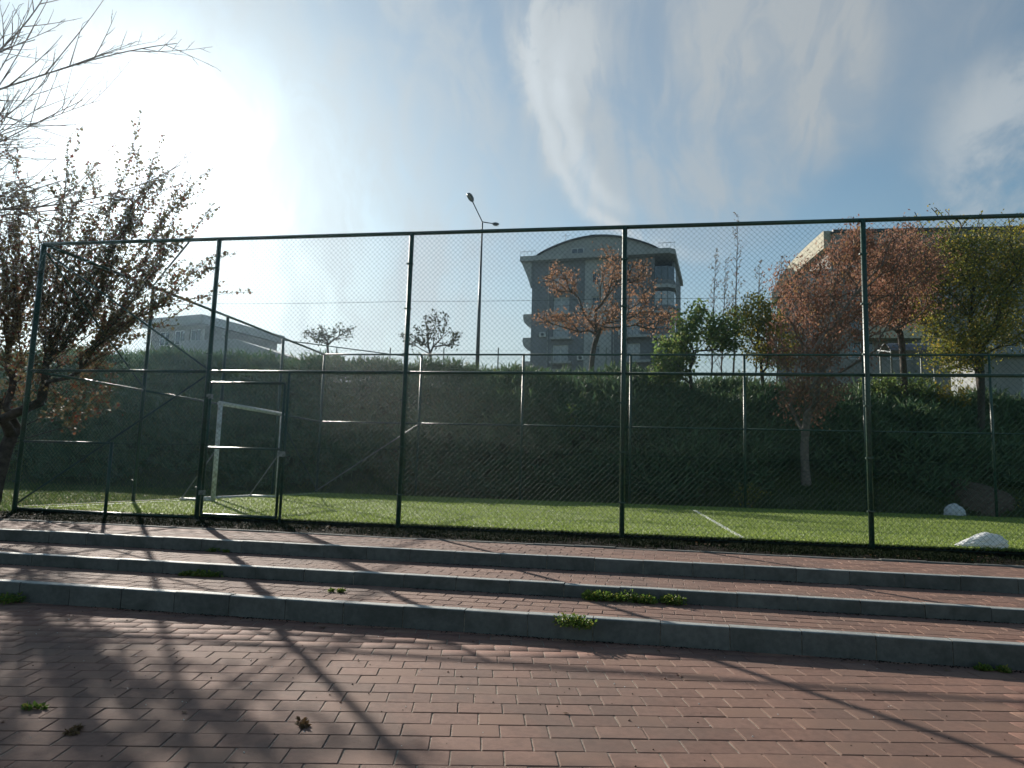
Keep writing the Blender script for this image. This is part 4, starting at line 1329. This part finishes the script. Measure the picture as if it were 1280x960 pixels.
# glazed corner bays at right, one per storey
for zs in z_slab:
    if zs < 0.5: continue
    b_ = link('corner_bay', MB().prism([(XW, -0.5), (wid - 0.5, -0.5), (wid + 0.25, 0.3), (wid + 0.25, 2.6), (XW, 2.6)], 2, zs - 0.15, zs + 0.28), 'pale_wall', BA)
    link('bay_parapet', MB().prism([(XW, -0.45), (wid - 0.52, -0.45), (wid + 0.2, 0.32), (wid + 0.2, 2.55), (XW, 2.55)], 2, zs + 0.283, zs + 0.8), 'slate_wall', b_)
    topz = min(zs + 2.45, EZ + 0.02)
    link('bay_glass', MB().prism([(XW + 0.02, -0.40), (wid - 0.55, -0.40), (wid + 0.15, 0.34), (wid + 0.15, 2.5), (XW + 0.02, 2.5)], 2, zs + 0.803, topz), 'glass' if zs != z_slab[1] else 'curtain', b_)
    mm = MB()
    for xx in (XW, XW + (wid - XW) * 0.4, wid - 0.58): mm.box(xx, xx + 0.06, -0.46, -0.405, zs + 0.8, topz)
    link('mullions', mm, 'dark_metal', b_)
zt = z_slab[0] + FH
# eaves band
XE = at(649, 325, 76.5).x - A0.x
e0 = -1.35
link('eaves_band', MB().prism([(e0, -1.1), (wid - 0.4, -1.0), (wid + 0.3, -0.3), (wid + 0.3, DEP + 0.5), (e0, DEP + 0.5)], 2, EZ + 0.003, EZ + 0.62), 'band', BA)
link('eaves_bracket', MB().prism([(e0 + 0.05, EZ), (-0.003, EZ), (-0.003, EZ - 3.3), (-0.35, EZ - 2.2)], 1, -0.6, 5.0), 'band', BA)
# vaulted roof
v0, v1 = ax(671), ax(824)
pk = at(742, 296, 75).z - zA; zb = EZ + 0.623
arc = [(v0 + (v1 - v0) * t / 28, zb + (pk - zb) * (math.sin(PI * t / 28) ** 0.85)) for t in range(29)]
link('tympanum', MB().prism(arc, 1, -0.55, DEP), 'pale_wall' if False else 'band', BA)
rf = MB()
for (a, b), (c, d) in zip(arc[:-1], arc[1:]):
    rf.prism([(a, b + 0.004), (c, d + 0.004), (c, d + 0.13), (a, b + 0.13)], 1, -0.95, DEP + 0.3)
rr = link('roof', rf, 'roof', BA)
cx_ = ax(740); link('chimney', MB().box(cx_ - 0.25, cx_ + 0.25, 1.0, 1.5, pk + 0.08, pk + 0.7).box(cx_ - 0.4, cx_ + 0.4, 0.9, 1.6, pk + 0.703, pk + 0.8), 'dark_metal', rr)
window(BA, ax(716), ax(732), zf(317.5), zf(309), -0.66, 'glass', 1)
rl = MB()
for x0, x1 in ((e0, v0 - 0.1), (v1 + 0.1, wid + 0.3)):
    rl.box(x0, x1, -1.0, -0.96, zb + 0.6, zb + 0.64)
    for k_ in range(5): xx = x0 + (x1 - x0 - 0.04) * k_ / 4; rl.box(xx, xx + 0.03, -0.99, -0.97, zb, zb + 0.6)
link('roof_railing', rl, 'dark_metal', BA)
for (xp, zi) in ((725, 1), (725, 3), (776, 2), (776, 4), (676, 2)):
    x0 = ax(xp); z0 = z_slab[zi] + 0.4
    u_ = link('air_conditioner', MB().box(x0, x0 + 0.8, -0.35, -0.004, z0, z0 + 0.55), 'frame', BA)
    link('grille', MB().tube((x0 + 0.4, -0.352, z0 + 0.28), (x0 + 0.4, -0.375, z0 + 0.28), 0.22, n=14), 'dark_metal', u_)
for xp in (686, 770): link('downpipe', MB().tube((ax(xp), -0.08, 0), (ax(xp), -0.08, EZ - 0.05), 0.06, n=6), 'band', BA)
link('aerial', MB().tube((ax(700), 3, EZ + 1.2), (ax(700), 3, EZ + 4.6), 0.03, n=5).tube((ax(700) - 0.5, 3, EZ + 4.3), (ax(700) + 0.5, 3, EZ + 4.3), 0.02, n=4), 'dark_metal', BA, kind='stuff')
# balconies on the left side, rounded undersides
for k_, zs in enumerate(z_slab):
    if zs < 0.5 or k_ == 0: continue
    prof = [(-0.003, zs + 0.55), (-1.25, zs + 0.55), (-1.3, zs + 0.1), (-1.15, zs - 0.5), (-0.7, zs - 0.95), (-0.003, zs - 1.15)]
    link('side_balcony', MB().prism(prof, 1, 0.8, 4.5), 'band', BA)

# beige block with curved gable parapet at the right
Bc = at(1046, 400, 52.0)
zB = float(ground_z(Bc.x, 52)) - 0.2
BB = thing('apartment_block', 'beige apartment block with an arched end parapet behind the russet trees', 'building', (Bc.x, 52.0, zB), R(1.5))
LB = 26.0
TZB = at(1050, 290, 52).z - zB
zb2 = lambda py_: at(1150, py_, 52).z - zB
bx = lambda px_: (px_ - 1046) / (1280 - 1046) * (at(1280, 400, 52).x - Bc.x)
hB = []
for k_, zc in enumerate([zb2(335), zb2(372), zb2(409), zb2(446)]):
    for x0 in (bx(1060), bx(1110), bx(1165), bx(1215), bx(1262), bx(1262) + 5):
        hB.append((x0, x0 + 2.0, zc - 0.2, zc + 1.3))
link('wall', wall_with_holes(0, LB, 0, TZB - 2.4, 0, 0.35, hB), 'taupe', BB)
for a, b, c, d in hB: window(BB, a + .002, b - .002, c + .002, d - .002, 0.14, 'glass' if (a + c) % 2 > 0.8 else 'curtain', 1)
link('fascia', MB().box(-0.25, LB + 0.3, -0.5, 0.7, TZB - 2.397, TZB - 0.25), 'taupe', BB)
link('roof_edge', MB().box(-0.3, LB + 0.4, -0.7, 13.5, TZB - 0.247, TZB), 'roof', BB)
for k_, zc in enumerate([zb2(350), zb2(387), zb2(424)]):
    link('balcony', MB().box(bx(1075), bx(1150), -1.2, -0.003, zc - 0.1, zc + 0.12).box(bx(1075), bx(1150), -1.2, -1.1, zc + 0.123, zc + 0.95), 'beige', BB)
# end wall: recedes to the left and away, parapet rising in an arc toward the corner
E0 = Vector((Bc.x, 52.0)); Ee = at(976, 380, 66.0)
dE = Vector((Ee.x, 66.0)) - E0; LE = dE.length
EW = link('end_wall', MB(), 'taupe', BB) if False else None
er = Matrix.Rotation(math.atan2(dE.y, dE.x) - R(1.5), 4, 'Z')


def rot(mb):
    mb.v = [tuple(er @ Vector(v)) for v in mb.v]; return mb


# (in the end wall's own frame x runs from the corner backwards, -y... faces left)
hE = []
drop = (TZB - (at(978, 367, 66).z - zB))
tp = lambda f: TZB + 0.1 - drop * f ** 3.2 * 0.97
nseg = 24
wallm = MB(); cap = MB()
for k_ in range(nseg):
    f0, f1 = k_ / nseg, (k_ + 1) / nseg
    wallm.prism([(LE * f0, 0), (LE * f1, 0), (LE * f1, tp(f1) - 1.5), (LE * f0, tp(f0) - 1.5)], 1, 0.02, 0.35)
    cap.prism([(LE * f0, tp(f0) - 1.497), (LE * f1, tp(f1) - 1.497), (LE * f1, tp(f1)), (LE * f0, tp(f0))], 1, 0.0 - 0.1, 0.9)
link('end_wall', rot(wallm), 'taupe', BB)
link('arched_parapet', rot(cap), 'beige', BB)
for f in (0.22, 0.48, 0.74):
    z1_ = tp(f) - 2.2
    for lv in range(3):
        x0 = LE * f
        m = MB().box(x0, x0 + 1.5, 0.36, 0.44, z1_ - 1.3 - lv * 2.9, z1_ - lv * 2.9)
        wn = link('window', rot(m), 'frame', BB)
        m = MB().box(x0 + .1, x0 + 1.4, 0.441, 0.46, z1_ - 1.2 - lv * 2.9, z1_ - 0.1 - lv * 2.9)
        link('pane', rot(m), 'glass' if lv else 'curtain', wn)

# low modern block far left, flat roof; and the long low roof beside it
Cc = at(262, 395, 46)
zC = float(ground_z(Cc.x, 46)) - 0.2
BC = thing('flat_roofed_block', 'grey flat-roofed block half hidden behind the corner tree', 'building', (Cc.x, 46, zC), R(-14))
hC = at(262, 395, 46).z - zC
cw = 7.0
hc = [(-cw + 1.0 + k_ * 1.9, -cw + 2.3 + k_ * 1.9, z_, z_ + 1.3) for k_ in range(3) for z_ in (hC - 2.4, hC - 4.9)]
link('wall', wall_with_holes(-cw, -0.4, 0, hC - 0.75, 0, 0.3, hc), 'taupe', BC)
for a, b, c, d in hc: window(BC, a + .002, b - .002, c + .002, d - .002, 0.12, 'glass', 1)
link('side_wall', MB().box(-0.7, -0.4, 0.303, 9, 0, hC - 0.75), 'taupe', BC)
link('roof', MB().box(-cw - 0.6, 0.0, -0.8, 9.6, hC - 0.747, hC), 'band', BC)
Dc = at(345, 440, 40); zD = float(ground_z(Dc.x, 40)) - 0.2
BD_ = thing('long_low_building', 'long low grey-roofed building left of the far court corner', 'building', (Dc.x, 40, zD), R(-6))
rh = at(230, 424, 40).z - zD; rl_ = at(345, 442, 40).z - zD
link('wall', MB().box(-8.2, 0.8, 0.2, 7, 0, rl_ - 0.5), 'pale_wall', BD_)
link('roof', MB().prism([(-8.6, rl_ - 0.497), (1.2, rl_ - 0.497), (1.2, rl_ - 0.25), (-3.4, rh), (-8.6, rh)], 1, -0.3, 7.4), 'band', BD_)
dr = link('panel_fence', MB().box(-12.5, -8.7, -0.2, -0.1, 0, 1.75), 'red_paint', BD_)

# curved-roof shelter and pale hut on the crest at the right
S0 = at(1112, 442, 21.5); zs_ = float(ground_z(S0.x, 21.5))
SH = thing('shelter', 'small open shelter with a curved dark sheet roof on the crest', 'shelter', (S0.x, 21.5, zs_))
hS = S0.z - zs_
sw = at(1222, 440, 21.5).x - S0.x
arcS = [(t_ * 1.6 / 8, 0.52 * math.sin(PI * (0.06 + 0.88 * t_ / 8))) for t_ in range(9)]
rf = MB()
for (a, b), (c, d) in zip(arcS[:-1], arcS[1:]): rf.prism([(-0.1 + a, hS + b), (-0.1 + c, hS + d), (-0.1 + c, hS + d + 0.04), (-0.1 + a, hS + b + 0.04)], 0, 0.0, sw)
link('roof', rf, 'sheet', SH)
for x in (0.04, sw * 0.5, sw - 0.08):
    for y in (0.0, 1.35): link('post', MB().box(x, x + 0.06, y, y + 0.06, -0.1, hS + 0.1), 'galv', SH)
link('rafter', MB().tube((0.02, -0.1, hS + 0.05), (0.02, 1.5, hS + 0.40), 0.03, n=6), 'frame', SH)
H0 = at(1228, 446, 20.8); zh = float(ground_z(H0.x, 20.8)) - 0.1
HU = thing('hut', 'pale rendered hut on the crest at the right edge', 'building', (H0.x, 20.8, zh))
hh = H0.z - zh
link('wall', wall_with_holes(0, 4.2, 0, hh, 0, 0.2, [(1.4, 2.2, hh - 1.7, hh - 0.6)]), 'pale_wall', HU)
window(HU, 1.402, 2.198, hh - 1.698, hh - 0.602, 0.08, 'glass', 1)
link('side_wall', MB().box(0, 0.2, 0.203, 3, 0, hh), 'pale_wall', HU)
link('roof', MB().box(-0.2, 4.4, -0.25, 3.2, hh + 0.003, hh + 0.12), 'band', HU)

# ------------------------------------------------------------------ thin haze volume, added to imitate lens veiling glare
hz = MB().box(-2600, 2600, -700, 3100, -1.6, 34)
hm = bpy.data.materials.new('haze'); hm.use_nodes = True
t = NT(hm.node_tree); t.n.clear()
ho = t.node('ShaderNodeOutputMaterial'); pv = t.node('ShaderNodeVolumePrincipled')
pv.inputs['Color'].default_value = (0.52, 0.76, 1.0, 1)
pv.inputs['Density'].default_value = 0.00032
pv.inputs['Anisotropy'].default_value = 0.83
t.l.new(pv.outputs[0], ho.inputs['Volume'])
link('haze', hz, hm, kind='stuff')
